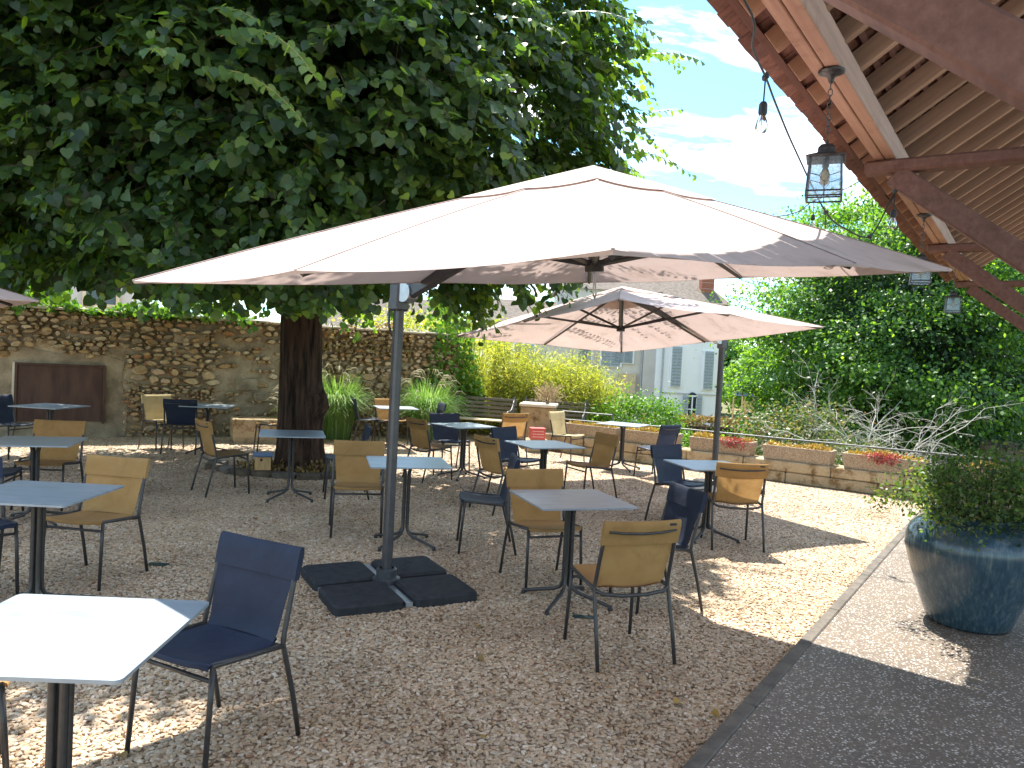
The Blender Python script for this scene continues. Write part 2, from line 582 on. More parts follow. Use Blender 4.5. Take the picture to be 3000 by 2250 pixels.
M['pale_timber'] = m
m, n, l, b = nodes('rafter_timber')
v = coords(n, l, 'Object', (.5, 9, 9))
w = ramp(n, l, noise(n, l, 2.2, 8, .65, v), [(.25, (.24, .122, .078)), (.5, (.33, .178, .115)), (.75, (.41, .235, .155))])
oi_ = n.new('ShaderNodeObjectInfo').outputs['Random']
l.new(mix_rgb(n, l, 1.0, w, ramp(n, l, oi_, [(0, (.78, .76, .74)), (1, (1.12, 1.12, 1.12))]), 'MULTIPLY'), b.inputs['Base Color']); b.inputs['Roughness'].default_value = .75
bump(n, l, b, noise(n, l, 6, 6, .7, v), .4, .005)
M['rafter_timber'] = m
m, n, l, b = nodes('clay_tile')
r = island(n, l)
v = coords(n, l, 'World')
pc = ramp(n, l, r, [(0, (.13, .052, .036)), (.4, (.20, .085, .058)), (.75, (.27, .125, .09)), (1, (.16, .075, .06))])
l.new(mix_rgb(n, l, 1.0, pc, ramp(n, l, noise(n, l, 18, 7, .7, v), [(.35, (.6, .58, .55)), (.6, (1.1, 1.1, 1.1))]), 'MULTIPLY'), b.inputs['Base Color'])
b.inputs['Roughness'].default_value = .85
M['tile'] = m
M['lantern'] = mat('antiqued_lantern_metal', (.05, .045, .045), (.12, .11, .11), 30, .45, .5, metal=.7)
M['pane'] = glass_mat('rippled_glass', (.80, .88, .93), .35, .12, .8, .38)
M['bulbglass'] = glass_mat('bulb_glass', (.93, .95, .97), .4, .03)
M['amber'] = mat('amber_filament_bulb', (.55, .33, .10), (.65, .42, .15), 20, .3)
# pot
m, n, l, b = nodes('blue_glaze')
v = coords(n, l, 'Object', (14, 14, 1.2))
v2 = coords(n, l, 'Object')
st = ramp(n, l, noise(n, l, 3, 7, .7, v), [(.3, (.020, .042, .062)), (.5, (.034, .068, .092)), (.63, (.085, .115, .125)), (.77, (.19, .19, .165))])
l.new(st, b.inputs['Base Color'])
b.inputs['Roughness'].default_value = .22; b.inputs['Specular IOR Level'].default_value = .6
bump(n, l, b, noise(n, l, 30, 3, .5, v2), .08, .004)
M['glaze'] = m
M['soil'] = mat('potting_soil', (.03, .02, .013), (.06, .042, .03), 30, .95, .1, bmp=.6)
# foliage
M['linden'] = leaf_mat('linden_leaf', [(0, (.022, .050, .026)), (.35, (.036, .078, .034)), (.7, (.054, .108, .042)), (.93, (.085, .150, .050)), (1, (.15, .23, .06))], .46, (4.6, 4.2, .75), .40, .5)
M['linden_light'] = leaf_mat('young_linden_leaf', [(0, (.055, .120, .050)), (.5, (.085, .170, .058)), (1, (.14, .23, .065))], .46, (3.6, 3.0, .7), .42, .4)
M['linden_core'] = leaf_mat('linden_inner_leaf', [(0, (.018, .044, .026)), (1, (.034, .074, .036))], .3)  # inner leaves coloured darker, so the crown gaps read as shade
M['maple'] = leaf_mat('far_tree_leaf', [(0, (.030, .080, .026)), (.45, (.052, .130, .034)), (.8, (.090, .190, .042)), (1, (.15, .26, .06))], .44, (3.4, 3.1, .55))
M['maple2'] = leaf_mat('far_tree_leaf_light', [(0, (.06, .14, .032)), (.5, (.095, .20, .042)), (1, (.16, .28, .06))], .5, (3.0, 2.6, .5))
M['shrub'] = leaf_mat('shrub_leaf', [(0, (.035, .075, .02)), (.4, (.06, .11, .03)), (.65, (.10, .13, .05)), (.82, (.24, .22, .14)), (.92, (.16, .06, .05)), (1, (.34, .33, .25))], .3)
M['bright'] = leaf_mat('bright_leaf', [(0, (.06, .15, .02)), (.5, (.10, .23, .03)), (1, (.18, .30, .045))], .4, (1.6, 1.6, .5))
M['ivy'] = leaf_mat('climber_leaf', [(0, (.05, .13, .025)), (.5, (.10, .21, .03)), (1, (.17, .28, .045))], .45, (1.6, 1.7, .4))
M['dryivy'] = leaf_mat('dry_climber_leaf', [(0, (.16, .095, .04)), (.5, (.28, .18, .075)), (.8, (.36, .27, .10)), (1, (.14, .14, .05))], .3, (1.3, 1.2, .7))
M['bamboo'] = leaf_mat('bamboo_leaf', [(0, (.17, .25, .04)), (.35, (.31, .38, .06)), (.7, (.46, .49, .09)), (1, (.58, .54, .16))], .5, (1.5, 1.4, .6))
M['culm'] = mat('bamboo_culm', (.24, .22, .06), (.36, .30, .10), 5, .5)
M['grass'] = leaf_mat('grass_blade', [(0, (.11, .24, .05)), (.5, (.19, .35, .09)), (.85, (.30, .44, .16)), (1, (.48, .54, .32))], .45, (1.4, 1.4, .7))
M['plume'] = leaf_mat('grass_plume', [(0, (.38, .33, .20)), (1, (.55, .50, .36))], .35, (1.1, 1.05, .9))
M['pot_leaf'] = leaf_mat('pot_shrub_leaf', [(0, (.030, .065, .020)), (.5, (.06, .115, .032)), (.85, (.11, .18, .05)), (1, (.17, .14, .08))], .42)
M['sedum'] = leaf_mat('sedum', [(0, (.40, .26, .04)), (.5, (.55, .40, .07)), (.8, (.42, .18, .07)), (1, (.30, .32, .07))], .2, (1.1, 1.1, .9))
M['redsedum'] = leaf_mat('red_sedum', [(0, (.30, .045, .05)), (1, (.48, .10, .09))], .2, (1.1, 1, 1))
M['deadwood'] = mat('bleached_twig', (.42, .40, .34), (.60, .58, .52), 20, .9, .2, kind='World')
M['bark'] = mat('linden_bark', (.018, .014, .012), (.125, .076, .054), 5.5, .95, .15, bmp=1.0, bscale=11, bdist=.10, kind='Object', stretch=(3.2, 3.2, .35), detail=9)
M['bark2'] = mat('far_bark', (.05, .04, .03), (.10, .08, .06), 6, .95, .1)
# buildings
M['white_render'] = mat('white_render', (.86, .87, .89), (.90, .91, .92), 1.2, .9, .2, bmp=.2, bscale=14, kind='World')
M['cream_render'] = mat('cream_render', (.62, .57, .49), (.72, .68, .60), 1.0, .9, .2, bmp=.3, bscale=12, kind='World')
M['grey_render'] = mat('grey_render', (.52, .49, .45), (.62, .59, .55), 1.0, .9, .2, bmp=.3, bscale=12, kind='World')
M['shutter'] = mat('grey_blue_shutter', (.34, .40, .45), (.40, .46, .5), 8, .7)
M['window'] = mat('window_glass', (.03, .04, .05), (.06, .07, .09), 3, .12, .7)
M['joinery'] = mat('cream_joinery', (.62, .50, .30), (.70, .58, .38), 6, .7)
M['slate'] = mat('old_roof_tile', (.095, .08, .068), (.175, .145, .12), 7, .9, .2, bmp=.5, bscale=30, kind='World')
M['brick'] = mat('chimney_brick', (.30, .10, .06), (.42, .17, .11), 20, .9, .2, kind='World')
M['zinc'] = mat('zinc_pipe', (.36, .38, .40), (.45, .47, .49), 8, .5, .5)
M['pine'] = mat('raw_pine', (.50, .31, .14), (.62, .42, .21), 5, .7, .3, stretch=(8, 8, 1))
M['bluepaint'] = mat('blue_roof_felt', (.06, .12, .28), (.09, .16, .34), 12, .5)
M['benchwood'] = mat('weathered_bench_slat', (.10, .08, .06), (.20, .165, .125), 7, .8, .3, stretch=(.6, 9, 9))
M['benchseat'] = mat('sunlit_seat', (.40, .33, .22), (.52, .45, .32), 7, .8, .3)  # sunlight on the seat slats put into a paler wood colour
M['iron'] = mat('painted_iron', (.10, .10, .10), (.20, .20, .20), 16, .5, .5, metal=.3)
M['red'] = mat('red_plastic', (.52, .07, .07), (.60, .12, .11), 8, .5)
M['redlight'] = mat('pale_print', (.75, .42, .38), (.78, .48, .44), 8, .6)
M['dry'] = leaf_mat('dry_stems', [(0, (.30, .22, .13)), (1, (.46, .37, .24))], .3, (1.1, 1, .9))
M['leafbrown'] = leaf_mat('fallen_leaf', [(0, (.22, .10, .03)), (.5, (.38, .24, .05)), (1, (.12, .07, .04))], .2, (1.1, 1, .8))
M['green_dark'] = mat('dark_green_scrap', (.01, .035, .035), (.02, .05, .045), 20, .5)
M['navyroof'] = mat('navy_play_roof', (.02, .03, .09), (.03, .045, .12), 5, .6)
M['road'] = mat('pale_road', (.40, .38, .35), (.48, .46, .43), .6, .9, .2, kind='World')

U = Vector((0.56687, 0.82381, 0))     # along the timber pavilion
N = Vector((0.82381, -0.56687, 0))    # into the pavilion
ROT = math.atan2(N.y, N.x)


def ntz(n_, t_, z_=0.0):
    return N * n_ + U * t_ + Vector((0, 0, z_))


# ================================================================== SETTING
LA, LB = Vector((0.92, 14.22, 0)), Vector((5.63, 10.83, 0))       # front face of the low terrace wall
LD = (LB - LA).normalized()
LN = Vector((-LD.y, LD.x, 0))                                      # away from the terrace
if LN.y < 0: LN = -LN
# terrain outside the terrace
rows = []
for j in range(61):
    row = []
    for i in range(61):
        x = -190 + 380 * i / 60
        y = -60 + 440 * (j / 60) ** 1.6
        d = (Vector((x, y, 0)) - LA).dot(LN)
        k = min(max((d - 1.0) / 12.0, 0), 1)
        row.append((x, y, -0.9 - 1.7 * k * k * (3 - 2 * k)))
    rows.append(row)
tag(MB().grid(rows).build('terrain', M['earth'], None, True), kind='structure')
# raised terrace with its gravel surface
ter = [(-24, -8), (20, -8), tuple((LA + LD * 13.0)[:2]), tuple((LA + LN * .02)[:2]), (.5, 14.7), (.2, 21), (-24, 21)]
tag(MB().prism(ter, -2.7, 0.0).build('ground', M['gravel_bed']), kind='structure')
far_road = MB().prism([(34, 62), (120, 66), (120, 76), (30, 72)], -2.595, -2.55)
tag(far_road.build('road', M['road']), kind='structure')
# aggregate path under the pavilion, with its kerb
path = empty('path', (0, 0, 0), ROT)
tag(path, kind='structure')
MB().prism([(-1.035, -8), (9, -8), (9, 13.3), (-1.035, 13.3)], .006, .045).build('slab', M['paving'], path)
for k in range(11):
    t0 = -7.9 + k * 1.95
    MB().cbox((-1.075, t0 + .97, .012), (.074, 1.942, .08), .008).build('kerb_stone', M['kerb'], path)


def gn_pebbles(name, poly, density, size, z, seed):
    me = MB().add([(p[0], p[1], z) for p in poly], [tuple(range(len(poly)))]).mesh(name, None)
    o = link(name, me)
    tag(o, kind='stuff')
    g = bpy.data.node_groups.new(name, 'GeometryNodeTree')
    g.interface.new_socket('Geometry', in_out='INPUT', socket_type='NodeSocketGeometry')
    g.interface.new_socket('Geometry', in_out='OUTPUT', socket_type='NodeSocketGeometry')
    a = g.nodes; k = g.links
    gi, go = a.new('NodeGroupInput'), a.new('NodeGroupOutput')
    dp = a.new('GeometryNodeDistributePointsOnFaces')
    dp.inputs['Density'].default_value = density; dp.inputs['Seed'].default_value = seed
    ic = a.new('GeometryNodeMeshIcoSphere'); ic.inputs['Radius'].default_value = 1.0; ic.inputs['Subdivisions'].default_value = 2
    ss = a.new('GeometryNodeSetShadeSmooth'); k.new(ic.outputs[0], ss.inputs[0])
    sp = a.new('GeometryNodeSetPosition'); k.new(ss.outputs[0], sp.inputs[0])
    nt = a.new('ShaderNodeTexNoise'); nt.inputs['Scale'].default_value = 1.1; nt.inputs['Detail'].default_value = 1
    sub = a.new('ShaderNodeVectorMath'); sub.operation = 'SUBTRACT'; sub.inputs[1].default_value = (.5, .5, .5)
    k.new(nt.outputs['Color'], sub.inputs[0])
    sc = a.new('ShaderNodeVectorMath'); sc.operation = 'SCALE'; sc.inputs['Scale'].default_value = .75
    k.new(sub.outputs[0], sc.inputs[0]); k.new(sc.outputs[0], sp.inputs['Offset'])
    sm = a.new('GeometryNodeSetMaterial'); sm.inputs['Material'].default_value = M['pebble']
    k.new(sp.outputs[0], sm.inputs[0])
    io = a.new('GeometryNodeInstanceOnPoints')
    k.new(gi.outputs[0], dp.inputs[0]); k.new(dp.outputs['Points'], io.inputs['Points']); k.new(sm.outputs[0], io.inputs['Instance'])
    rr = a.new('FunctionNodeRandomValue'); rr.data_type = 'FLOAT_VECTOR'
    rr.inputs[0].default_value = (-.35, -.35, 0); rr.inputs[1].default_value = (.35, .35, 6.28)
    k.new(rr.outputs[0], io.inputs['Rotation'])
    rs = a.new('FunctionNodeRandomValue'); rs.data_type = 'FLOAT_VECTOR'
    rs.inputs[0].default_value = (size * .65, size * .42, size * .28); rs.inputs[1].default_value = (size * 1.45, size * 1.0, size * .62)
    rs.inputs['Seed'].default_value = 5
    k.new(rs.outputs[0], io.inputs['Scale'])
    k.new(io.outputs[0], go.inputs[0])
    md = o.modifiers.new('pebbles', 'NODES'); md.node_group = g
    return o


def edge_x(y):      # gravel side of the kerb
    return (-1.125 - N.y * y) / N.x


gn_pebbles('gravel', [(-2.4, 1.7), (edge_x(1.7), 1.7), (edge_x(5.2), 5.2), (edge_x(8.6), 8.6), (-6.6, 8.6), (-3.9, 5)], 4000, .0135, .004, 1)
gn_pebbles('gravel', [(-6.6, 8.6), (edge_x(8.6), 8.6), (5.5, 10.75), (.9, 14.1), (-1.5, 15.5), (-9.5, 12.0)], 2300, .0165, .003, 2)

# ================================================================== STONE WALL
WO = Vector((-6.9, 12.9, 0))
WROT = math.atan2(.511, .859)
wall = empty('stone_wall', WO, WROT, 'old rubble stone garden wall behind the linden tree', 'wall')
WS0, WS1, WH = -9.0, 6.7, 2.13
MB().box(((WS0 + WS1) / 2, .27, WH / 2 - .15), (WS1 - WS0, .44, WH + .3)).build('mortar_core', M['mortar'], wall)


def stone_template(seed):
    r = random.Random(seed)
    mb = MB()
    j = lambda a: r.uniform(-a, a)
    n8 = 8
    rr_ = [r.uniform(.78, 1.06) for _ in range(n8)]
    ring = []
    for k in range(n8):
        w = 2 * math.pi * (k + .5) / n8
        cx_, cz_ = math.cos(w), math.sin(w)
        m_ = max(abs(cx_), abs(cz_)) ** .92
        ring.append((.5 * cx_ / m_ * rr_[k], .5 * cz_ / m_ * rr_[k]))
    lay = [[(x_, 0, z_) for x_, z_ in ring],
           [(x_ * 1.0, -.55 + j(.12), z_ * 1.0) for x_, z_ in ring],
           [(x_ * (.74 + j(.12)), -1 + j(.2), z_ * (.70 + j(.14))) for x_, z_ in ring]]
    mb.grid(lay, close=True)
    mb.add(lay[2], [tuple(range(n8))])
    return mb


st_tpl = [stone_template(k) for k in range(8)]
st_mesh = [t.mesh('stone', M['stone'], 55) for t in st_tpl]
stones = []
z = .02
rs_ = random.Random(3)
while z < WH - .04:
    h = rs_.uniform(.045, .098)
    if rs_.random() < .12: h = rs_.uniform(.11, .16)
    h = min(h, WH - z)
    x = WS0 + .05 + rs_.uniform(0, .2)
    while x < WS1 - .1:
        w_ = h * rs_.uniform(.8, 2.7)
        zz = z + h / 2 + rs_.uniform(-.024, .024) + .03 * math.sin(x * 1.3 + z * 2)
        blank = (-1.75 < x < .22 and zz < 1.42 + .1 * math.sin(x * 5)) or (x < -1.6 and zz < 1.25)
        smear = 1.7 < x < 3.1 and .15 + .3 * math.sin(x * 3.1) < zz < 1.95
        if not blank and not (smear and rs_.random() < .62) and rs_.random() > .05:
            hh = h * rs_.uniform(.84, 1.2)
            stones.append((x + w_ / 2, zz, w_ * rs_.uniform(.90, 1.06), hh, rs_.uniform(.035, .085) * (.55 if smear else 1), rs_.gauss(0, .13), rs_.randrange(8)))
        x += w_ + rs_.uniform(.004, .03)
    z += h * .97
vis = [s for s in stones if -1.6 < s[0] < 5.3]
vis.sort(key=lambda s: -s[2] * s[3])
big_ids = set(id(s) for s in vis[:300])
rest = MB()
for s in stones:
    mt = Matrix.Translation((s[0], .055, s[1])) @ Matrix.Rotation(s[5], 4, 'Y') @ Matrix.Diagonal((s[2], s[4] + .055, s[3], 1))
    if id(s) in big_ids:
        o = link('stone', st_mesh[s[6]], wall)
        o.matrix_local = mt
    else:
        rest.add([mt @ Vector(q) for q in st_tpl[s[6]].v], st_tpl[s[6]].f)
tag(rest.build('small_stones', M['stone'], wall, 55), kind='stuff')
# flat patches of old render
patch = MB()
pp = [(-1.95, 0), (.3, 0), (.34, .5), (.22, .95), (.26, 1.32), (-.2, 1.46), (-.75, 1.40), (-1.2, 1.50), (-1.62, 1.36), (-1.95, 1.3)]
patch.add([(p[0], .03, p[1]) for p in pp] + [(p[0], .06, p[1]) for p in pp], [tuple(range(len(pp)))] + [(i, len(pp) + i, len(pp) + (i + 1) % len(pp), (i + 1) % len(pp)) for i in range(len(pp))])
patch.build('render_patch', M['plaster'], wall)
MB().box((-5.4, .045, .62), (6.9, .05, 1.24)).build('render_patch', M['plaster'], wall)
for (x0, x1, z0, z1) in ((1.02, 1.62, 1.68, 1.90), (1.0, 1.38, 1.44, 1.655), (2.1, 2.5, .86, 1.08), (2.42, 2.92, .66, .84)):
    MB().cbox(((x0 + x1) / 2, .02, (z0 + z1) / 2), (x1 - x0, .09, z1 - z0), .02).build('dressed_block', M['plaster'], wall)
x = WS0
while x < WS1:
    w_ = random.uniform(.35, .6)
    MB().cbox((x + w_ / 2, .25, WH + .022 + random.uniform(-.008, .012)), (w_ - .012, .60, .045), .012,
              Matrix.Rotation(random.uniform(-.015, .015), 3, 'Y')).build('coping_stone', M['coping'], wall)
    x += w_
# rusty hatch fixed to the wall
hatch = empty('metal_hatch', WO + Matrix.Rotation(WROT, 3, 'Z') @ Vector((-.67, .02, .28)), WROT,
              'dark rusty metal hatch fixed low on the stone wall at the left', 'hatch')
MB().box((0, -.02, .465), (1.22, .022, .92)).build('sheet', M['rust'], hatch)
fr_ = MB()
fr_.box((-.63, -.03, .465), (.035, .05, .99)).box((.63, -.03, .465), (.035, .05, .99)).box((0, -.03, .945), (1.22, .05, .03))
fr_.build('frame', M['rust'], hatch)
MB().box((-.665, -.03, .465), (.032, .06, 1.0)).build('stone_jamb', M['coping'], hatch)


def leaves_obj(name, P, tip, nrm, size, tv, tf, mt, parent=None):
    X, Y, Z = frames(tip, nrm)
    return link(name, inst_mesh(name, P, X, Y, Z, size, tv, tf, mt), parent)


def rnd(n_, a=1.0):
    return RNG.normal(0, a, (n_, 3))


# climbers along the top of the wall
def climber(name, label, s0, s1, n_, z0, z1, mt, size, seed_y=(-.12, .5), mound=0.25):
    s = RNG.uniform(s0, s1, n_)
    k = np.sin(s * 2.3 + s0) * .5 + np.sin(s * 5.1) * .3 + .6
    zz = z0 + (z1 - z0) * RNG.random(n_) ** 1.3 * np.clip(k, .15, 1.4)
    yy = RNG.uniform(seed_y[0], seed_y[1], n_)
    Rm = np.array(Matrix.Rotation(WROT, 3, 'Z'))
    P = (np.stack([s, yy, zz], 1) @ Rm.T) + np.array(WO)
    base = np.array(WO + Matrix.Rotation(WROT, 3, 'Z') @ Vector(((s0 + s1) / 2, .25, WH + .04)))
    o = empty(name, base, 0, label, 'climber')
    leaves_obj('foliage', P - base, rnd(n_, .6) + [0, 0, -.6], rnd(n_, .5) + [0.2, -.5, .6], RNG.uniform(.6, 1.2, n_) * size, LINDEN_V, LINDEN_F, mt, o)
    mb = MB()
    for q in range(9):
        a = s0 + (s1 - s0) * q / 9
        pts = [(a + i * (s1 - s0) / 40, .2 + .1 * math.sin(i * 2.0 + q), WH + .06 + .05 * math.sin(i * 1.7 + q)) for i in range(7)]
        pts = [Matrix.Rotation(WROT, 3, 'Z') @ Vector(p) + WO - Vector(base) for p in pts]
        mb.tube(pts, .008, 4)
    mb.build('stem', M['deadwood'], o)
    return o


climber('climbing_vine', 'bright green vine trailing along the top of the stone wall', -1.9, 2.3, 2600, WH - .02, WH + .50, M['ivy'], .075)
climber('dry_climber', 'brown and yellow dried climber on the wall top right of the trunk', 3.2, 5.6, 2200, WH - .42, WH + .16, M['dryivy'], .055, (-.16, .45))
climber('wall_shrub', 'green and yellow shrub spilling over the right end of the stone wall', 5.6, 7.2, 5200, .5, WH + .55, M['bright'], .075, (-.35, .9))

# ================================================================== LOW TERRACE WALL
lw = empty('terrace_wall', LA, math.atan2(LD.y, LD.x), 'low wall of weathered limestone blocks edging the gravel terrace', 'wall')
lr = random.Random(5)
for zc, hh, off in ((.085, .17, 0.0), (.255, .165, .4)):
    x = -0.3 - off
    while x < 11.0:
        w_ = lr.uniform(.85, 1.35)
        MB().cbox((x + w_ / 2, .2 + lr.uniform(-.012, .012), zc), (w_ - .010, .40, hh - .006), .016).build('block', M['limestone'], lw)
        x += w_
MB().box((5.2, .22, -.6), (11.2, .34, 1.2)).build('footing', M['limestone'], lw)
# planters on the wall
PL = [(.12, 1.17, 'concrete planter of orange sedum beside the stone pedestal', 'sedum'),
      (1.27, 2.32, 'concrete planter of yellow sedum behind the sunlit white table', 'sedum'),
      (2.57, 3.62, 'concrete planter of yellow and red sedum behind the parasol pole', 'sedum'),
      (3.80, 4.85, 'concrete planter of orange sedum standing in front of the variegated shrub', 'sedum'),
      (5.00, 6.08, 'concrete planter with a clump of crimson sedum hanging over its front', 'sedum'),
      (6.50, 7.60, 'concrete planter on the terrace wall behind the blue pot', 'sedum')]
LROT = math.atan2(LD.y, LD.x)
for i, (a, b_, lab, kd) in enumerate(PL):
    pl = empty('stone_planter', LA + LD * ((a + b_) / 2) + LN * .21 + Vector((0, 0, .338)), LROT, lab, 'planter', 'planters along the terrace wall')
    L_ = (b_ - a) / 2
    mb = MB()
    out0, out1, in1, in0 = (L_ - .03, .15), (L_, .18), (L_ - .045, .135), (L_ - .06, .11)

    def rect(q, z_): return [(-q[0], -q[1], z_), (q[0], -q[1], z_), (q[0], q[1], z_), (-q[0], q[1], z_)]
    mb.grid([rect(out0, 0), rect(out1, .20), rect(out1, .225), rect(in1, .225), rect(in0, .17)], close=True)
    mb.add(rect(out0, 0), [(3, 2, 1, 0)])
    mb.build('trough', M['planter'], pl)
    MB().add(rect((in0[0] + .005, in0[1] + .005), .175), [(0, 1, 2, 3)]).build('soil', M['soil'], pl)
    n_ = 1500
    P = np.stack([RNG.uniform(-in1[0], in1[0], n_), RNG.uniform(-in1[1], in1[1], n_), RNG.uniform(.18, .25, n_)], 1)
    P[:, 2] += .05 * np.sin(P[:, 0] * 7 + i * 2) * RNG.random(n_)
    leaves_obj('sedum', P, rnd(n_, .6) + [0, 0, .7], rnd(n_), RNG.uniform(.025, .05, n_), LEAF_V, LEAF_F, M['sedum'], pl)['kind'] = 'stuff'
    if i in (2, 4):
        n_ = 420
        cx = .02 if i == 4 else .25
        P = np.stack([RNG.normal(cx, .12, n_), RNG.uniform(-.24, -.05, n_), RNG.uniform(.12, .27, n_)], 1)
        leaves_obj('red_sedum', P, rnd(n_, .6) + [0, -.4, .2], rnd(n_), RNG.uniform(.03, .05, n_), LEAF_V, LEAF_F, M['redsedum'], pl)['kind'] = 'stuff'
# handrail behind the planters
rail = empty('handrail', LA + LN * .62, LROT, 'thin grey metal handrail running behind the planters', 'railing')
MB().tube([(.9, 0, .62), (4, 0, .635), (8.2, 0, .655)], .014, 8).build('rail_bar', M['iron'], rail)
for x in (.95, 3.7, 6.3, 8.1):
    MB().tube([(x, 0, -.9), (x, 0, .62)], .012, 6).build('post', M['iron'], rail)

# ================================================================== LINDEN TREE
TB = Vector((-2.92, 10.55, 0))
tree = empty('linden_tree', TB, 0, 'large linden tree with a thick dark trunk shading the terrace', 'tree')
seg, rows = 40, []
for j in range(26):
    z = -.1 + 3.6 * j / 25
    row = []
    for k in range(seg):
        w = 2 * math.pi * k / seg
        r_ = .30 + .09 * math.exp(-max(z, 0) / .22) - .012 * z
        r_ *= 1 + .05 * math.sin(3 * w + .6) + .035 * math.sin(7 * w + z * 1.5) + .018 * math.sin(13 * w - z * 2) + .010 * math.sin(19 * w + z)
        d = math.atan2(math.sin(w + .25), math.cos(w + .25))
        r_ += .15 * math.exp(-((z - .95) / .17) ** 2 - (d / .5) ** 2)
        row.append((r_ * math.cos(w) - .025 * z, r_ * math.sin(w), z))
    rows.append(row)
trunk = MB().grid(rows, close=True)
trunk.build('trunk', M['bark'], tree, True)
limbs = MB()
CC = np.array([-3.4, 10.1, 4.75]); CR = np.array([4.9, 4.25, 3.6])
for k in range(11):
    w = 2 * math.pi * k / 11 + .3
    up_ = .5 + 2.6 * ((k * 7) % 11) / 11
    p0 = Vector((-.08, 0, 2.5 + .08 * (k % 4)))
    e = Vector((3.5 * math.cos(w), 3.0 * math.sin(w), 2.9 + up_))
    mid = (p0 + e) / 2 + Vector((0, 0, .35))
    limbs.tube([p0, p0.lerp(mid, .5) + Vector((0, 0, .15)), mid, mid.lerp(e, .55), e], [.14, .11, .075, .045, .02], 8)
limbs.build('limb', M['bark'], tree, True)
crown = empty('crown', (0, 0, 0)); crown.parent = tree


def crown_shell(n_, front):
    d = unit(rnd(n_))
    if front: d[:, 1] = -np.abs(d[:, 1])
    d[:, 2] = np.where(d[:, 2] < -.75, -d[:, 2], d[:, 2])
    lump = (.935 + .05 * np.sin(d[:, 0] * 6 + 1) * np.sin(d[:, 2] * 7) + .045 * np.sin(d[:, 1] * 9 + d[:, 0] * 5)
            + .04 * np.sin(d[:, 0] * 15 + d[:, 2] * 11 + 2))
    f = lump * (1 - .20 * RNG.random(n_) ** 1.5) * (1 + .05 * (RNG.random(n_) < .12))
    p = CC + d * f[:, None] * CR
    zb = 2.22 + .10 * np.sin(p[:, 0] * 1.7) + .08 * np.sin(p[:, 1] * 2.3)
    low = p[:, 2] < zb
    p[low, 2] = zb[low] + RNG.random(low.sum()) ** 2 * .5
    return p, d, f


pA, dA, fA = crown_shell(4900, True)
pB, dB, fB = crown_shell(2700, False)
thin = (dB[:, 0] > .15) & (dB[:, 1] > -.1) & (RNG.random(len(dB)) < .62)
pB, dB, fB = pB[~thin], dB[~thin], fB[~thin]
gone = (pB[:, 0] > -.5) & (pB[:, 1] > 10.4)
pB, dB, fB = pB[~gone], dB[~gone], fB[~gone]
SP, SD, SF = np.concatenate([pA, pB]), np.concatenate([dA, dB]), np.concatenate([fA, fB])
ns = len(SP)
hor = SD * [1, 1, .25] + rnd(ns, .55) * [1, 1, .4]
axis = unit(unit(hor) + np.array([0, 0, -.42]) + rnd(ns, .12))
length = RNG.uniform(.30, .72, ns)
NL = 12
idx = np.repeat(np.arange(ns), NL)
tt = np.tile((np.arange(NL) + .5) / NL, ns)
side = np.tile(np.where(np.arange(NL) % 2 == 0, 1.0, -1.0), ns)
ax = axis[idx]
sv = unit(np.cross(ax, np.array([0, 0, 1.0])))
n_ = len(idx)
droop = np.zeros((n_, 3)); droop[:, 2] = -.10 * tt ** 2
P = SP[idx] + ax * (length[idx] * (tt - .3))[:, None] + droop + sv * (side * .035)[:, None]
tip = np.array([0, 0, -.50]) + sv * (side * .55)[:, None] + ax * .45 + rnd(n_, .34)
nrm = SD[idx] * .5 + np.array([0, 0, .75]) + rnd(n_, .28)
size = (.048 + .075 * RNG.random(n_) ** .8) * np.tile(np.where(np.arange(NL) == NL - 1, .75, 1), ns)
X, Y, Z = frames(tip, nrm)
# the 300 leaves that show largest become leaves of their own
camp = np.array([0, 0, CAMH])
dd = P - camp
depth = dd[:, 1]
inview = (np.abs(dd[:, 0] / depth) < .66) & (dd[:, 2] / depth < .52) & (depth > 3) & (fA.max() > 0)
outer = SF[idx] > np.quantile(SF, .78)
facing = np.abs((Z * unit(dd)).sum(1))
score = np.where(inview & outer & (SD[idx][:, 1] < -.2), size * (facing + .3) / depth, 0)
sel = np.argsort(-score)[:300]
keep = np.ones(n_, bool); keep[sel] = False
TBn = np.array(TB)
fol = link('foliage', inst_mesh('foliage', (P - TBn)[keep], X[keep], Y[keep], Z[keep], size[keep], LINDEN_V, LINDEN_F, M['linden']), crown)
tag(fol, kind='stuff')
lme = MB().add(LINDEN_V, LINDEN_F).mesh('leaf', M['linden'])
for i in sel:
    o = link('leaf', lme, crown)
    mt = Matrix([[X[i][a] * size[i], Y[i][a] * size[i], Z[i][a] * size[i], P[i][a] - TBn[a]] for a in range(3)] + [[0, 0, 0, 1]])
    o.matrix_local = mt
nI = 9000
d = unit(rnd(nI)); f = RNG.uniform(.3, .84, nI)
f = np.where(d[:, 0] > .35, f * .82, f)
p = CC + d * f[:, None] * CR
keep_in = ~((p[:, 0] > -.6) & (RNG.random(nI) < .75))
p = p[keep_in]; nI = len(p)
p[:, 2] = np.where(p[:, 2] < 2.45, 2.45 + RNG.random(nI) * .6, p[:, 2])
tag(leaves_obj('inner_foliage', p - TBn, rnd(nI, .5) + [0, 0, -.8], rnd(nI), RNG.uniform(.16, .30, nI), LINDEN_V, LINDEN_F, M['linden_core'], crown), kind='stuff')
tw = MB()
for i in range(0, 3800):
    a = SP[i] - TBn - axis[i] * length[i] * .45; b_ = SP[i] - TBn + axis[i] * length[i] * .72 + np.array([0, 0, -.05])
    tw.tube([a, (a + b_) / 2 + np.array([0, 0, .015]), b_], [.006, .004, .002], 3, False)
tag(tw.build('twigs', M['bark2'], crown), kind='stuff')
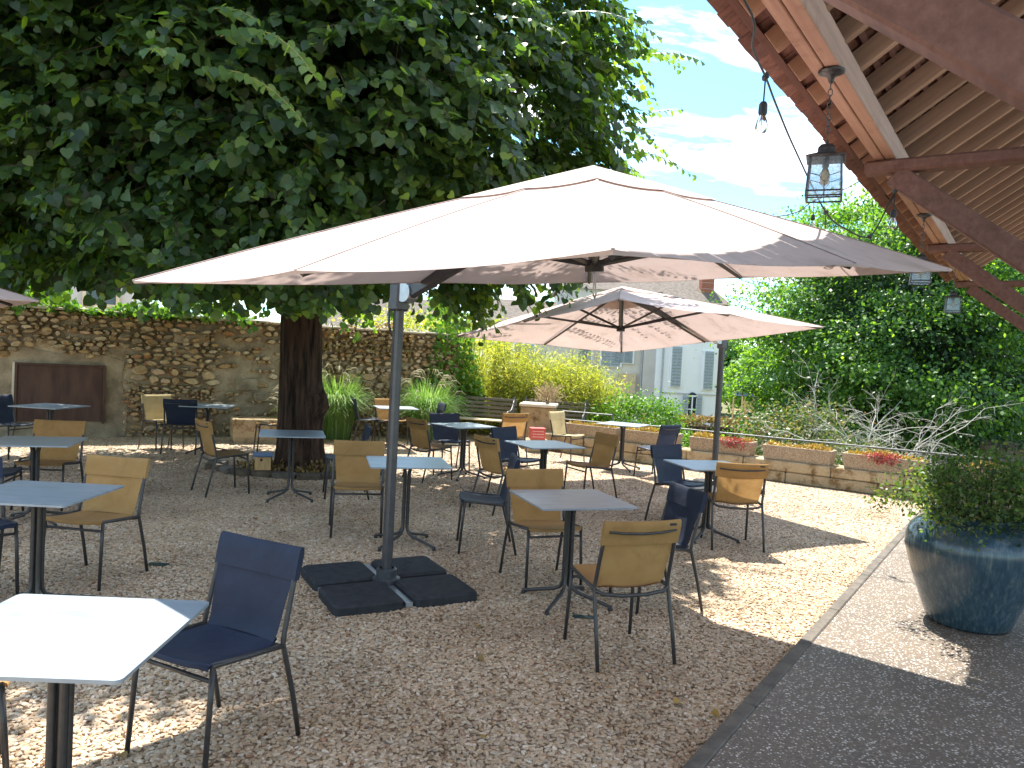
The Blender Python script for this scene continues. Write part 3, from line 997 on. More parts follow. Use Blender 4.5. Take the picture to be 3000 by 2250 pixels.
# long pendulous shoots with paler leaves on the outside of the crown
sh_p, sh_t, sh_n, sh_s = [], [], [], []
shoots = MB()
srng = random.Random(31)
for k in range(70):
    w = srng.uniform(math.pi * 1.02, math.pi * 2.15)
    ph = srng.uniform(-.35, .85)
    d0 = Vector((math.cos(w) * math.cos(ph), math.sin(w) * math.cos(ph), math.sin(ph)))
    p = Vector(CC) + Vector((d0.x * CR[0], d0.y * CR[1], d0.z * CR[2])) * .97
    v_ = (Vector((math.cos(w), math.sin(w), .1)) + Vector((srng.gauss(0, .7), srng.gauss(0, .3), srng.gauss(0, .2)))).normalized()
    ln = srng.uniform(.6, 1.5)
    pts = [p - Vector(TB)]
    nst = int(ln / .045)
    for q in range(nst):
        v_ = (v_ + Vector((0, 0, -.035))).normalized()
        p = p + v_ * .045
        if p.z < 2.0: break
        pts.append(p - Vector(TB))
        sd = v_.cross(Vector((0, 0, 1))).normalized() * (1 if q % 2 else -1)
        sh_p.append(p + sd * .03)
        sh_t.append(Vector((0, 0, -.6)) + sd * .6 + v_ * .4 + Vector((srng.gauss(0, .2), srng.gauss(0, .2), srng.gauss(0, .2))))
        sh_n.append(Vector((0, 0, .8)) + d0 * .5 + Vector((srng.gauss(0, .25), srng.gauss(0, .25), srng.gauss(0, .2))))
        sh_s.append(srng.uniform(.075, .125) * (1 - .4 * q / nst))
    if len(pts) > 2: shoots.tube(pts, [.006 * (1 - .7 * i / len(pts)) for i in range(len(pts))], 4, False)
tag(leaves_obj('shoot_foliage', np.array(sh_p) - TBn, np.array(sh_t), np.array(sh_n), np.array(sh_s), LINDEN_V, LINDEN_F, M['linden_light'], crown), kind='stuff')
tag(shoots.build('shoots', M['culm'], crown), kind='stuff')
# kerb ring of flat stones round the trunk
ring = empty('tree_kerb', TB, 0, 'low ring of flat kerb stones round the linden trunk', 'kerb')
for k in range(13):
    w = R(178 + k * 15.5)
    r_ = 1.12 + .05 * math.sin(k * 2.1)
    mt = Matrix.Rotation(w + math.pi / 2, 3, 'Z') @ Matrix.Rotation(random.uniform(-.03, .03), 3, 'X')
    MB().cbox((r_ * math.cos(w), r_ * math.sin(w) * .62 - .02, .035), (.30, .17, .09), .02, mt).build('kerb_stone', M['darkwall'] if k % 3 else M['kerb'], ring)
n_ = 700
w = RNG.uniform(math.pi, 2 * math.pi, n_); r_ = RNG.uniform(.35, .85, n_)
P = np.stack([r_ * np.cos(w), r_ * np.sin(w) * .7, RNG.random(n_) * .22 * (1.1 - r_)], 1)
suck = empty('trunk_suckers', TB, 0, 'dry tuft of suckers at the foot of the linden trunk', 'plant')
leaves_obj('foliage', P, rnd(n_, .7) + [0, -.2, .6], rnd(n_), RNG.uniform(.04, .085, n_), LEAF_V, LEAF_F, M['dryivy'], suck)

# ================================================================== PLANTS
def lumpy_leaves(c, rad, n_, size, clusters, tv, tf, mt, name, parent, off, spread=.16, up_=.4, lo=-1.0, shell=.55, pad=1.0, pad_droop=0.0):
    d = unit(rnd(clusters))
    d[:, 2] = np.maximum(d[:, 2], lo)
    cc = np.array(c) + d * np.array(rad) * (shell + (1 - shell) * RNG.random((clusters, 1)))
    i = RNG.integers(0, clusters, n_)
    cs_ = RNG.uniform(.6, 1.5, clusters)[i][:, None]
    P = cc[i] + rnd(n_) * np.array(rad) * spread * cs_ * np.array([1, 1, pad])
    P[:, 2] -= pad_droop * ((P[:, :2] - cc[i][:, :2]) ** 2).sum(1)
    out = unit(P - np.array(c))
    return leaves_obj(name, P - np.array(off), rnd(n_, .6) + out * .5 + [0, 0, -.35], out * .6 + rnd(n_, .5) + [0, 0, up_], RNG.uniform(.65, 1.25, n_) * size, tv, tf, mt, parent)


def tree_thing(name, label, base, c, rad, n_, size, clusters, mt, cat='tree', trunk_r=.2, limbs_n=9, group=None, spread=.13, shell=.55, lo=-.9, fill=0):
    o = empty(name, base, 0, label, cat, group)
    b0 = Vector(base); c = Vector(c)
    mb = MB()
    h = c.z - b0.z
    mb.tube([(0, 0, -.1), (.02, 0, h * .3), ((c.x - b0.x) * .5, (c.y - b0.y) * .5, h * .7), tuple(c - b0)], [trunk_r * 1.25, trunk_r, trunk_r * .8, trunk_r * .4], 10)
    for k in range(limbs_n):
        w = 2 * math.pi * k / limbs_n + k
        e = c - b0 + Vector((rad[0] * .72 * math.cos(w), rad[1] * .72 * math.sin(w), rad[2] * random.uniform(-.35, .6)))
        s = Vector(((c.x - b0.x) * .4, (c.y - b0.y) * .4, h * random.uniform(.45, .8)))
        mb.tube([s, s.lerp(e, .5) + Vector((0, 0, .2)), e], [trunk_r * .45, trunk_r * .25, .02], 6)
    mb.build('trunk', M['bark2'], o, True)
    cr_ = lumpy_leaves(c, rad, n_, size, clusters, LEAF_V, LEAF_F, mt, 'crown', o, base, spread, .9, lo, shell, .38, .12)
    if fill:
        q = unit(rnd(fill)) * np.array(rad) * (.25 + .5 * RNG.random((fill, 1))) + np.array(c) - np.array(base)
        tag(leaves_obj('inner_foliage', q, rnd(fill), rnd(fill), RNG.uniform(1.1, 1.8, fill) * size, LEAF_V, LEAF_F, M['linden_core'], cr_), kind='stuff')
    return o


# big tree beyond the terrace, right of the houses
tree_thing('broadleaf_tree', 'big dense green tree filling the right background behind the bare bush', (10.5, 21, -2.2), (10.9, 21, 2.7), (4.6, 4.0, 4.5), 105000, .115, 190, M['maple'], trunk_r=.26, spread=.105, shell=.68, fill=22000)
tree_thing('broadleaf_tree', 'sunlit green tree further right with its crown under the timber brace', (17.8, 24, -2.4), (17.8, 24, 3.0), (3.9, 3.6, 4.6), 34000, .13, 210, M['maple2'], trunk_r=.24, spread=.095, fill=7000)
tree_thing('broadleaf_tree', 'tall pale green tree rising above the parasol behind the hanging lantern', (13.9, 30, -2.5), (13.9, 30, 5.0), (3.3, 3, 3.7), 30000, .14, 180, M['maple2'], trunk_r=.3, spread=.095, fill=6000)
tree_thing('broadleaf_tree', 'hazy green tree far behind the playground tower', (24, 66, -2.6), (23.5, 66, 1.6), (5.4, 4, 4.4), 9000, .42, 90, M['maple2'], trunk_r=.3)
tree_thing('broadleaf_tree', 'distant tree behind the gap right of the white house', (19.5, 74, -2.6), (19.0, 74, 2.0), (4.5, 4, 5.0), 8000, .42, 80, M['maple'], trunk_r=.3)
tree_thing('broadleaf_tree', 'dark tree at the far right edge behind the low road', (42, 60, -2.6), (42, 60, 4.0), (7, 5, 7), 14000, .4, 120, M['maple'], trunk_r=.4)
tree_thing('young_conifer', 'light green conical conifer beside the dark garden wall', (18.6, 29.5, -2.5), (18.6, 29.5, -.2), (1.15, 1.1, 2.1), 7000, .13, 90, M['bright'], trunk_r=.08, limbs_n=5)
tree_thing('round_bush', 'bright green bush left of the conical conifer', (15.9, 26, -2.5), (15.9, 26, -.7), (1.3, 1.2, 1.5), 6000, .12, 70, M['bright'], 'bush', trunk_r=.06, limbs_n=5)
# staked brown sapling far off
sap = tree_thing('copper_sapling', 'small copper leaved sapling in a wooden stake frame by the road', (40.2, 61, -2.6), (40.2, 61, -.2), (.85, .85, 1.1), 1500, .16, 30, M['dryivy'], trunk_r=.05, limbs_n=5)
for sx in (-.5, .5):
    for sy in (-.5, .5):
        MB().tube([(sx, sy, 0), (sx, sy, 1.5)], .06, 6).build('stake', M['pine'], sap)
MB().box((0, -.5, 1.45), (1.1, .06, .1)).box((0, .5, 1.45), (1.1, .06, .1)).box((-.5, 0, 1.45), (.06, 1.1, .1)).box((.5, 0, 1.45), (.06, 1.1, .1)).build('stake_rail', M['pine'], sap)


def shrub(name, label, base, c, rad, n_, size, clusters, mt, cat='shrub', tv=LEAF_V, spread=.16, lo=-.5):
    o = empty(name, base, 0, label, cat)
    mb = MB()
    for k in range(12):
        w = 2 * math.pi * k / 12 + k
        e = Vector(c) - Vector(base) + Vector((rad[0] * .7 * math.cos(w), rad[1] * .7 * math.sin(w), rad[2] * .4 * math.sin(k * 2.0)))
        mb.tube([(.05 * math.cos(w), .05 * math.sin(w), -.02), e * .5 + Vector((0, 0, .1)), e], [.016, .011, .004], 5)
    mb.build('stem', M['deadwood'], o)
    lumpy_leaves(c, rad, n_, size, clusters, tv, LEAF_F, mt, 'foliage', o, base, spread, .5, lo)
    return o


def beyond(s, d, z): return tuple(LA + LD * s + LN * d + Vector((0, 0, z)))


shrub('variegated_shrub', 'large cream and green variegated shrub behind the planters', beyond(3.7, 2.4, -.95), beyond(3.7, 2.4, .42), (1.15, .9, .72), 9000, .065, 120, M['shrub'])
shrub('variegated_shrub', 'smaller grey green shrub beside the bare branched bush', beyond(4.85, 1.5, -.9), beyond(4.85, 1.5, .12), (.75, .6, .50), 5200, .055, 70, M['shrub'])
shrub('leafy_bush', 'bright green leafy bush behind the short iron railing', beyond(.55, 2.2, -.95), beyond(.55, 2.2, .42), (1.0, .7, .68), 7000, .07, 80, M['bright'])
shrub('rail_creeper', 'low green creeper at the far end of the terrace wall', beyond(8.0, .9, -.9), beyond(8.0, .9, .25), (1.6, .5, .42), 5000, .05, 70, M['pot_leaf'])
shrub('yellow_bush', 'small yellow green bush beyond the terrace wall left of the parasol pole', beyond(1.75, 1.25, -.9), beyond(1.75, 1.25, .22), (.62, .4, .42), 2600, .06, 40, M['ivy'])
# clipped hedge in front of the white house
hedge = empty('low_hedge', (8.6, 25.0, -2.4), R(-8), 'low clipped golden hedge in front of the white house', 'hedge')
n_ = 9000
P = np.stack([RNG.uniform(-4.2, 1.9, n_), RNG.uniform(-.5, .5, n_), RNG.uniform(.3, 2.42, n_)], 1)
P[:, 2] = np.where(RNG.random(n_) < .4, 2.42 + RNG.normal(0, .05, n_), P[:, 2])
leaves_obj('foliage', P, rnd(n_), rnd(n_) + [0, 0, .6], RNG.uniform(.07, .13, n_), LEAF_V, LEAF_F, M['dryivy'], hedge)
MB().box((-1.15, 0, 1.1), (5.9, .7, 2.2)).build('inner_branches', M['bark2'], hedge)


# bare bleached bush
def twig(mb, p, d, ln, r_, lev, rng):
    n2 = 4
    pts = [p]
    for k in range(n2):
        d = (d + Vector((rng.gauss(0, .16), rng.gauss(0, .16), rng.gauss(0, .12) - .03 * (3 - lev)))).normalized()
        pts.append(pts[-1] + d * ln / n2)
    mb.tube(pts, [r_ * (1 - .6 * i / n2) for i in range(n2 + 1)], 4, False)
    if lev > 0:
        for k in range(rng.randint(3, 5)):
            i = rng.randint(1, n2)
            dv = (d + Vector((rng.gauss(0, .65), rng.gauss(0, .65), rng.gauss(.1, .5)))).normalized()
            twig(mb, pts[i], dv, ln * rng.uniform(.35, .6), r_ * .5, lev - 1, rng)


bb = beyond(4.95, 2.25, -.95)
bare = empty('bare_bush', bb, 0, 'bare bleached grey bush with tangled branches behind the planters', 'bush')
trng = random.Random(11)
for k in range(24):
    w = 2 * math.pi * k / 24
    mb = MB()
    sp_ = trng.uniform(.08, .80)
    twig(mb, Vector((.16 * math.cos(w), .16 * math.sin(w), 0)), Vector((math.cos(w) * sp_, math.sin(w) * sp_ * .8, 1)).normalized(), trng.uniform(1.15, 1.95), .016, 3, trng)
    mb.build('branch', M['deadwood'], bare)


# ornamental grasses
def grass(name, label, base, rad, h, n_, seed):
    r_ = random.Random(seed)
    o = empty(name, base, 0, label, 'grass')
    mb = MB()
    for k in range(n_):
        w = r_.uniform(0, 2 * math.pi)
        rr_ = rad * math.sqrt(r_.random()) * .45
        lean = r_.uniform(.35, 1.2)
        hh = h * r_.uniform(.6, 1.08)
        p0 = Vector((rr_ * math.cos(w), rr_ * math.sin(w), 0))
        w2 = w + r_.gauss(0, .5)
        o2 = Vector((math.cos(w2), math.sin(w2), 0))
        sd = Vector((-math.sin(w2), math.cos(w2), 0))
        wd = r_.uniform(.004, .008)
        pr = []
        for i in range(6):
            t = i / 5
            q = p0 + o2 * (rad * lean * (t ** 1.7)) + Vector((0, 0, hh * (1.35 * t - .72 * t ** 2.4 * (.45 + lean * .6))))
            pr.append((q - sd * wd * (1 - t * .85), q + sd * wd * (1 - t * .85)))
        mb.grid([list(q) for q in pr])
    mb.build('blades', M['grass'], o)
    pm = MB()
    for k in range(44):
        w = r_.uniform(0, 2 * math.pi)
        o2 = Vector((math.cos(w), math.sin(w), 0))
        le = r_.uniform(.2, 1.0)
        b0 = o2 * rad * le * .8 + Vector((0, 0, h * r_.uniform(.80, .98) * (1 - .35 * le * le)))
        pm.tube([b0, b0 + o2 * .05 + Vector((0, 0, .09)), b0 + o2 * .15 + Vector((0, 0, .10)), b0 + o2 * .24 + Vector((0, 0, .03))], [.004, .011, .010, .003], 5)
    pm.build('plumes', M['plume'], o)
    return o


g1 = grass('fountain_grass', 'arching fountain grass clump directly right of the linden trunk', (-3.35, 14.55, 0), .66, 1.45, 2600, 1)
g2 = grass('fountain_grass', 'arching fountain grass clump in front of the bamboo', (-1.62, 15.0, 0), .64, 1.42, 2400, 2)
g3 = grass('fountain_grass', 'small tuft of grass left of the linden trunk against the wall', (-3.95, 13.6, 0), .3, 1.0, 260, 3)
for o in (g1, g2): o['group'] = 'fountain grasses'

# bamboo behind the benches
def bamboo(label, base, c, rad, h, n_culm, n_leaf):
    o = empty('bamboo_clump', base, 0, label, 'bamboo', 'bamboo clumps behind the benches')
    mb = MB()
    b0 = np.array(base)
    tops = []
    for k in range(n_culm):
        w = random.uniform(0, 2 * math.pi); r_ = math.sqrt(random.random())
        p0 = Vector((rad[0] * .7 * r_ * math.cos(w), rad[1] * .7 * r_ * math.sin(w), 0))
        p1 = p0 + Vector((rad[0] * .45 * r_ * math.cos(w) + random.gauss(0, .12), rad[1] * .4 * r_ * math.sin(w) - .1, h * random.uniform(.65, 1.05) * (1.05 - .3 * r_)))
        mb.tube([p0, p0.lerp(p1, .5) + Vector((0, 0, .08)), p1], [.010, .008, .003], 5)
        tops.append((p0, p1))
    mb.build('culms', M['culm'], o)
    i = RNG.integers(0, len(tops), n_leaf)
    A = np.array([t[0] for t in tops])[i]; B_ = np.array([t[1] for t in tops])[i]
    t = RNG.random(n_leaf) ** .75
    P = A + (B_ - A) * t[:, None] + rnd(n_leaf) * [.13, .13, .10]
    P[:, 2] = np.maximum(P[:, 2], .12)
    leaves_obj('foliage', P, rnd(n_leaf, .7) + [0, -.1, -.5], rnd(n_leaf), RNG.uniform(.065, .12, n_leaf), NARROW_V, LEAF_F, M['bamboo'], o)
    return o


bamboo('broad yellow green bamboo clump behind the slatted benches', (-.42, 17.3, 0), None, (1.75, .9), 2.3, 340, 60000)
bamboo('narrower yellow green bamboo clump behind the stone pedestal', (1.45, 16.9, -.3), None, (.85, .7), 2.25, 190, 30000)
shrub('dark_shrub', 'dark green shrub between the grass clump and the bamboo', (-2.1, 17.2, 0), (-2.1, 17.2, .95), (.75, .7, 1.0), 6500, .09, 70, M['pot_leaf'])
shrub('hedge_mass', 'yellow green shrubbery rising behind the right end of the stone wall', (-2.3, 19.5, 0), (-2.3, 19.5, 1.9), (2.2, .9, .95), 9000, .10, 100, M['bamboo'])

# ================================================================== GARDEN FURNITURE FIXED AT THE BACK
# stone pedestal with dried plant
ped = empty('stone_pedestal', (.55, 14.95, 0), R(-8), 'square rubble stone pedestal between the benches and the railing', 'pedestal')
MB().cbox((0, .05, .40), (.66, .6, .80), .02).build('pillar', M['limestone'], ped)
MB().cbox((0, .05, .832), (.72, .66, .06), .015).build('cap', M['coping'], ped)
tp = empty('dried_plant', (.72, 15.0, .865), 0, 'dried pale plant standing on the stone pedestal', 'plant')
n_ = 700
P = rnd(n_) * [.11, .09, .09] + [0, 0, .16]
P[:, 2] = np.abs(P[:, 2])
leaves_obj('stalks', P, rnd(n_, .4) + [0, 0, .9] + P * [3, 3, 0], rnd(n_), RNG.uniform(.05, .11, n_), NARROW_V, LEAF_F, M['dry'], tp)
MB().lathe([(.03, 0), (.05, .03), (.02, .09)], 10).build('rootball', M['soil'], tp)


def bench(label, loc, rz):
    o = empty('slatted_bench', loc, rz, label, 'bench', 'slatted benches with iron arms')
    for k in range(5):
        MB().cbox((0, .17 + .028 * k, .50 + .085 * k), (1.42, .022, .062), .006, Matrix.Rotation(R(-15), 3, 'X')).build('back_slat', M['benchwood'], o)
    for k in range(4):
        MB().cbox((0, -.26 + .10 * k, .43), (1.42, .085, .028), .006).build('seat_slat', M['benchseat'], o)
    for sx in (-.64, .64):
        mb = MB()
        mb.tube([(sx, -.28, 0), (sx, -.26, .30), (sx, -.27, .41)], .016, 8)
        mb.tube([(sx, .10, 0), (sx, .12, .41), (sx, .20, .60), (sx, .31, .92)], .016, 8)
        mb.tube([(sx, -.28, .41), (sx, .12, .41)], .014, 8)
        mb.build('leg_frame', M['iron'], o)
        arm = MB()
        pts = [(sx, -.27, .41), (sx, -.33, .50), (sx, -.31, .60), (sx, -.22, .635), (sx, -.06, .63), (sx, .08, .66), (sx, .20, .78), (sx, .27, .86)]
        arm.tube(pts, .015, 8)
        sc = [(sx, -.27 + .035 * math.cos(a_), .585 + .035 * math.sin(a_)) for a_ in [R(q) for q in range(150, -200, -40)]]
        arm.tube(sc, .011, 6)
        arm.build('armrest', M['iron'], o, True)
    return o


bench('slatted bench with curled iron arms in front of the bamboo', (-.62, 15.75, 0), R(-14))
bench('slatted bench half hidden behind the stone pedestal', (.90, 15.85, 0), R(-10))
# short iron railing right of the pedestal
rl = empty('iron_railing', (1.02, 14.85, 0), R(-24), 'short dark iron railing between the pedestal and the leafy bush', 'railing')
for z in (.42, .58, .74):
    MB().tube([(0, 0, z), (1.02, 0, z)], .014, 8).build('bar', M['iron'], rl)
for x in (0, 1.02):
    MB().tube([(x, 0, 0), (x, 0, .76)], .016, 8).build('post', M['iron'], rl)
# red crate on the low wall
crate = empty('red_crate', tuple(at(1573, 1286, 14.05)), R(8), 'small red plastic crate beside the stone pedestal', 'crate')
mb = MB()
for (c_, s_) in (((0, -.10, .10), (.27, .012, .20)), ((0, .10, .10), (.27, .012, .20)), ((-.13, 0, .10), (.012, .19, .20)), ((.13, 0, .10), (.012, .19, .20)), ((0, 0, .006), (.26, .19, .012))):
    mb.box(c_, s_)
mb.build('shell', M['red'], crate)
MB().cbox((0, 0, .20), (.285, .225, .018), .004).build('rim', M['red'], crate)
mb = MB()
for z in (.05, .10, .15):
    mb.box((0, -.110, z), (.21, .010, .012))
mb.build('rib', M['redlight'], crate)
cb = empty('crate_step', (crate.location.x, crate.location.y + .02, 0), R(8), 'rough stone block under the red crate', 'stone block')
MB().cbox((0, .02, crate.location.z / 2), (.42, .34, crate.location.z), .03).build('block', M['limestone'], cb)
# stone trough against the wall left of the trunk
tr = empty('stone_trough', (-4.3, 13.45, 0), WROT - R(4), 'long worn stone trough at the foot of the wall left of the trunk', 'trough')
mb = MB()
o_, i_ = (.62, .24), (.52, .15)
def rc(q, z_): return [(-q[0], -q[1], z_), (q[0], -q[1], z_), (q[0], q[1], z_), (-q[0], q[1], z_)]
mb.grid([rc((.58, .20), 0), rc((.61, .235), .12), rc(o_, .42), rc((.605, .225), .435), rc(i_, .435), rc((.48, .12), .2)], close=True)
mb.add(rc((.48, .12), .2), [(0, 1, 2, 3)])
mb.build('basin', M['limestone'], tr)
MB().add(rc((.50, .13), .33), [(0, 1, 2, 3)]).build('soil', M['soil'], tr)
# bird house by the trunk
bh = empty('bird_house', tuple(at(769, 1378, 10.0)), R(18), 'small wooden bird house with a blue roof at the foot of the linden', 'bird house')
bz = bh.location.z
bh.location.z = .08
MB().prism([(-.10, -.09), (.10, -.09), (.10, .09), (-.10, .09)], 0, .185).build('box', M['pine'], bh)
MB().cbox((0, -.01, .197), (.255, .25, .016), .004, Matrix.Rotation(R(4), 3, 'X')).build('roof', M['bluepaint'], bh)
hole = MB()
hole.lathe([(0.0001, 0), (.018, 0), (.018, .004)], 14)
ho = hole.build('entrance_hole', M['darkpart'], bh)
ho.rotation_euler = (R(90), 0, 0); ho.location = (-.02, -.0912, .135)

# ================================================================== TABLES
def make_table():
    o = empty('cafe_table')
    poly = rounded_rect(.70, .70, .022)
    MB().prism(poly, .728, .740).build('tabletop', M['laminate'], o)
    top = MB()
    top.cbox((0, 0, .722), (.16, .16, .010), .003)
    for k in range(4):
        w = R(45 + 90 * k)
        top.cbox((.11 * math.cos(w), .11 * math.sin(w), .716), (.20, .03, .012), .003, Matrix.Rotation(w, 3, 'Z'))
    top.build('top_plate', M['frame'], o)
    for k in range(4):
        w = R(45 + 90 * k)
        d_ = Vector((math.cos(w), math.sin(w), 0))
        up_ = Vector((0, 0, 1))
        pts = [d_ * .085 + up_ * .716, d_ * .040 + up_ * .69, d_ * .026 + up_ * .64, d_ * .026 + up_ * .22, d_ * .028 + up_ * .15, d_ * .048 + up_ * .105, d_ * .09 + up_ * .082, d_ * .34 + up_ * .024]
        MB().tube(pts, [.012, .0135, .014, .014, .014, .014, .0135, .012], 10).build('leg', M['frame'], o, 50)
        MB().lathe([(0.0001, 0), (.016, 0), (.017, .014), (.012, .022), (.0001, .022)], 12, tuple(d_ * .333)).build('foot', M['darkpart'], o, 40)
    return o


TABLES = [
    (-1.42, 2.44, 2, 'sunlit white topped table in the left foreground, partly out of frame'),
    (-2.85, 4.60, 1, 'blue sheened table at the left edge with a khaki chair drawn up on its right'),
    (-4.27, 6.82, 17, 'grey table at the left edge in front of a khaki chair back'),
    (-6.26, 10.29, 84, 'pale blue table in front of the rusty hatch'),
    (-4.68, 11.72, 8, 'small table by the stone wall beside the cream chair and the navy chair'),
    (-2.44, 8.50, 17, 'table standing directly in front of the linden trunk'),
    (-0.89, 6.72, 14, 'table half hidden by the near parasol pole'),
    (-2.03, 13.38, 19, 'far table between the two fountain grass clumps'),
    (-0.64, 10.61, 38, 'table in the middle distance with its right corner towards the slatted bench'),
    (0.41, 8.73, 27, 'table between two khaki chairs in the centre of the terrace'),
    (0.46, 5.33, 19, 'grey table in the centre foreground ringed by four chairs'),
    (2.03, 7.61, 13, 'table under the far parasol beside the yellow chair seen from behind'),
    (1.84, 12.30, 62, 'glaring white sunlit table in front of the planters'),
]
proto = make_table()
for i, (x, y, a, lab) in enumerate(TABLES):
    o = proto if i == 0 else copy_tree(proto)
    o.location = (x, y, 0.008)
    o.rotation_euler = (0, 0, R(a))
    tag(o, lab, 'table', 'cafe tables on the gravel')


# ================================================================== CHAIRS
def make_chair(fab):
    o = empty('garden_chair')
    rt = .0115
    for s in (-1, 1):
        MB().tube([(s * .245, -.245, 0), (s * .243, -.20, .20), (s * .239, -.148, .385), (s * .237, -.135, .435), (s * .235, -.142, .48), (s * .231, -.185, .66), (s * .226, -.222, .805)],
                  [rt * .95, rt, rt, rt, rt, rt, rt * .9], 9).build('leg', M['frame'], o, True)
        MB().tube([(s * .224, .248, 0), (s * .218, .228, .30), (s * .214, .216, .452)], [rt * .95, rt, rt], 9).build('leg', M['frame'], o, True)
        MB().tube([(s * .237, -.138, .428), (s * .226, .05, .442), (s * .214, .222, .455)], rt, 9).build('seat_rail', M['frame'], o, True)
    MB().tube([(-.217, .222, .395), (.217, .222, .395)], .009, 8).build('stretcher', M['frame'], o, True)
    MB().tube([(-.237, -.138, .425), (-.19, -.165, .405), (-.08, -.180, .395), (.08, -.180, .395), (.19, -.165, .405), (.237, -.138, .425)], rt, 9).build('rear_crossbar', M['frame'], o, True)
    # seat sling, wrapped over the rails
    rows = []
    for j, (yy, zz, hw) in enumerate(((-.150, .452, .188), (-.11, .440, .205), (-.04, .438, .222), (.04, .444, .228), (.12, .452, .228), (.19, .462, .226), (.235, .468, .222), (.252, .462, .214), (.256, .445, .205))):
        row = []
        for i in range(11):
            u_ = -1 + 2 * i / 10
            sag = -.022 * (1 - u_ * u_) * (1 if j < 7 else .5)
            edge = .012 if abs(u_) < .95 else 0.002
            fx = yy + (0.0 if j < 6 else -.012 * (1 - abs(u_) ** 4) * 0 - .018 * abs(u_) ** 6)
            row.append((u_ * hw, fx, zz + sag + edge - .006))
        rows.append(row)
    low = [[(p[0], p[1] - (.004 if k > 6 else 0), p[2] - .006) for p in r_] for k, r_ in enumerate(rows)]
    mb = MB().grid(rows).grid([r_[::-1] for r_ in low])
    mb.build('seat', fab, o, True)
    # back sling: narrow lower web and a wide pocket over the uprights
    def by(z): return -.142 - (z - .48) * .235
    web = []
    for k, (zz, hw) in enumerate(((.440, .198), (.475, .203), (.53, .208), (.60, .214), (.66, .221), (.715, .228))):
        row = []
        for i in range(9):
            u_ = -1 + 2 * i / 8
            row.append((u_ * hw, by(zz) + .006 - .020 * (1 - u_ * u_) + (.010 if k == 0 else 0), zz))
        web.append(row)
    mb = MB().grid(web)
    loop = []
    prof = [(.695, .010), (.75, .013), (.80, .014), (.828, .011), (.836, 0), (.828, -.013), (.80, -.019), (.75, -.020), (.695, -.019)]
    for (zz, off) in prof:
        row = []
        for i in range(9):
            u_ = -1 + 2 * i / 8
            row.append((u_ * .242, by(min(zz, .83)) + off - .010 * (1 - u_ * u_), zz - .006 * (1 - u_ * u_) * (1 if zz > .8 else 0)))
        loop.append(row)
    mb.grid(loop)
    for e in (0, 8):
        mb.add([r_[e] for r_ in loop], [tuple(range(len(loop)))])
    mb.build('backrest', fab, o, 60)
    zb = .770
    MB().tube([(-.212, by(zb) - .023, zb + .004), (-.12, by(zb) - .034, zb - .004), (0, by(zb) - .038, zb - .008), (.12, by(zb) - .034, zb - .004), (.212, by(zb) - .023, zb + .006)], .0075, 8).build('back_bar', M['frame'], o, True)
    MB().box((.185, by(.81) - .0225, .81), (.045, .003, .014)).build('maker_tag', M['darkpart'], o)
    return o


CH = [  # x, y, angle, colour, label
    (0.70, 4.44, 20, 'k', 'khaki chair nearest the camera in the centre, seen from behind with its back bar'),
    (-1.19, 3.18, 153, 'n', 'large navy chair in the left foreground beside the sunlit table'),
    (-2.05, 2.68, 307, 'k', 'khaki chair tucked under the foreground table, only its seat corner in frame'),
    (-2.89, 5.32, 172, 'k', 'khaki chair at the left drawn up to the blue sheened table'),
    (-3.49, 4.89, 229, 'n', 'navy chair cut by the left edge, only the seat front showing'),
    (-4.56, 7.51, 189, 'k', 'khaki chair behind the grey table at the left edge'),
    (-6.89, 10.40, 257, 'n', 'navy chair cut by the left edge in front of the rusty hatch'),
    (-4.66, 6.72, 285, 'n', 'dark navy chair seat at the left edge beside the grey table'),
    (-3.28, 8.65, 310, 'k', 'khaki chair facing the trunk table, seen from behind at an angle'),
    (-5.52, 12.02, 233, 'c', 'cream chair by the stone wall, left of the navy one'),
    (-5.02, 11.62, 10, 'n', 'navy chair by the stone wall with its back to the camera'),
    (-3.86, 12.30, 115, 'k', 'chair half hidden behind the linden trunk in front of the trough'),
    (-1.88, 8.83, 106, 'n', 'navy chair whose back peeps out behind the khaki chair by the parasol pole'),
    (-1.40, 7.10, 192, 'k', 'khaki chair left of the near parasol pole, facing the camera'),
    (-2.70, 14.05, 290, 'n', 'thin looking dark chair seen edge on before the left fountain grass'),
    (-2.22, 14.10, 222, 'k', 'orange khaki chair behind the far table, half hidden by the pole'),
    (-1.46, 13.75, 110, 'n', 'small dark chair back before the right fountain grass'),
    (-0.88, 11.22, 210, 'n', 'navy chair behind the middle distance table facing the camera'),
    (-1.09, 10.33, 310, 'k', 'shaded khaki chair right of the pole, seen from behind'),
    (-0.07, 8.46, 304, 'k', 'khaki chair with translucent back left of the central table'),
    (0.10, 9.48, 232, 'n', 'navy chair behind the central table'),
    (-0.02, 12.35, 30, 'k', 'orange khaki chair just left of the red crate'),
    (0.98, 13.00, 235, 'c', 'yellow sunlit chair right of the stone pedestal'),
    (1.03, 9.32, 118, 'k', 'khaki chair facing left between the central table and the far parasol pole'),
    (2.28, 11.58, 42, 'n', 'grey sunlit chair beside the white glaring table'),
    (1.89, 8.27, 217, 'n', 'dark chair left of the table under the far parasol'),
    (2.21, 7.34, 0, 'k', 'bright yellow chair under the far parasol, seen squarely from behind'),
    (1.11, 5.44, 107, 'n', 'black looking chair right of the centre table, facing left'),
    (0.30, 5.82, 201, 'k', 'khaki chair behind the centre table facing the camera'),
    (-0.16, 6.74, 96, 'n', 'navy chair left of the khaki chair at the centre table, facing left'),
]
fabs = {'k': M['khaki'], 'n': M['navy'], 'c': M['cream']}
protos = {}
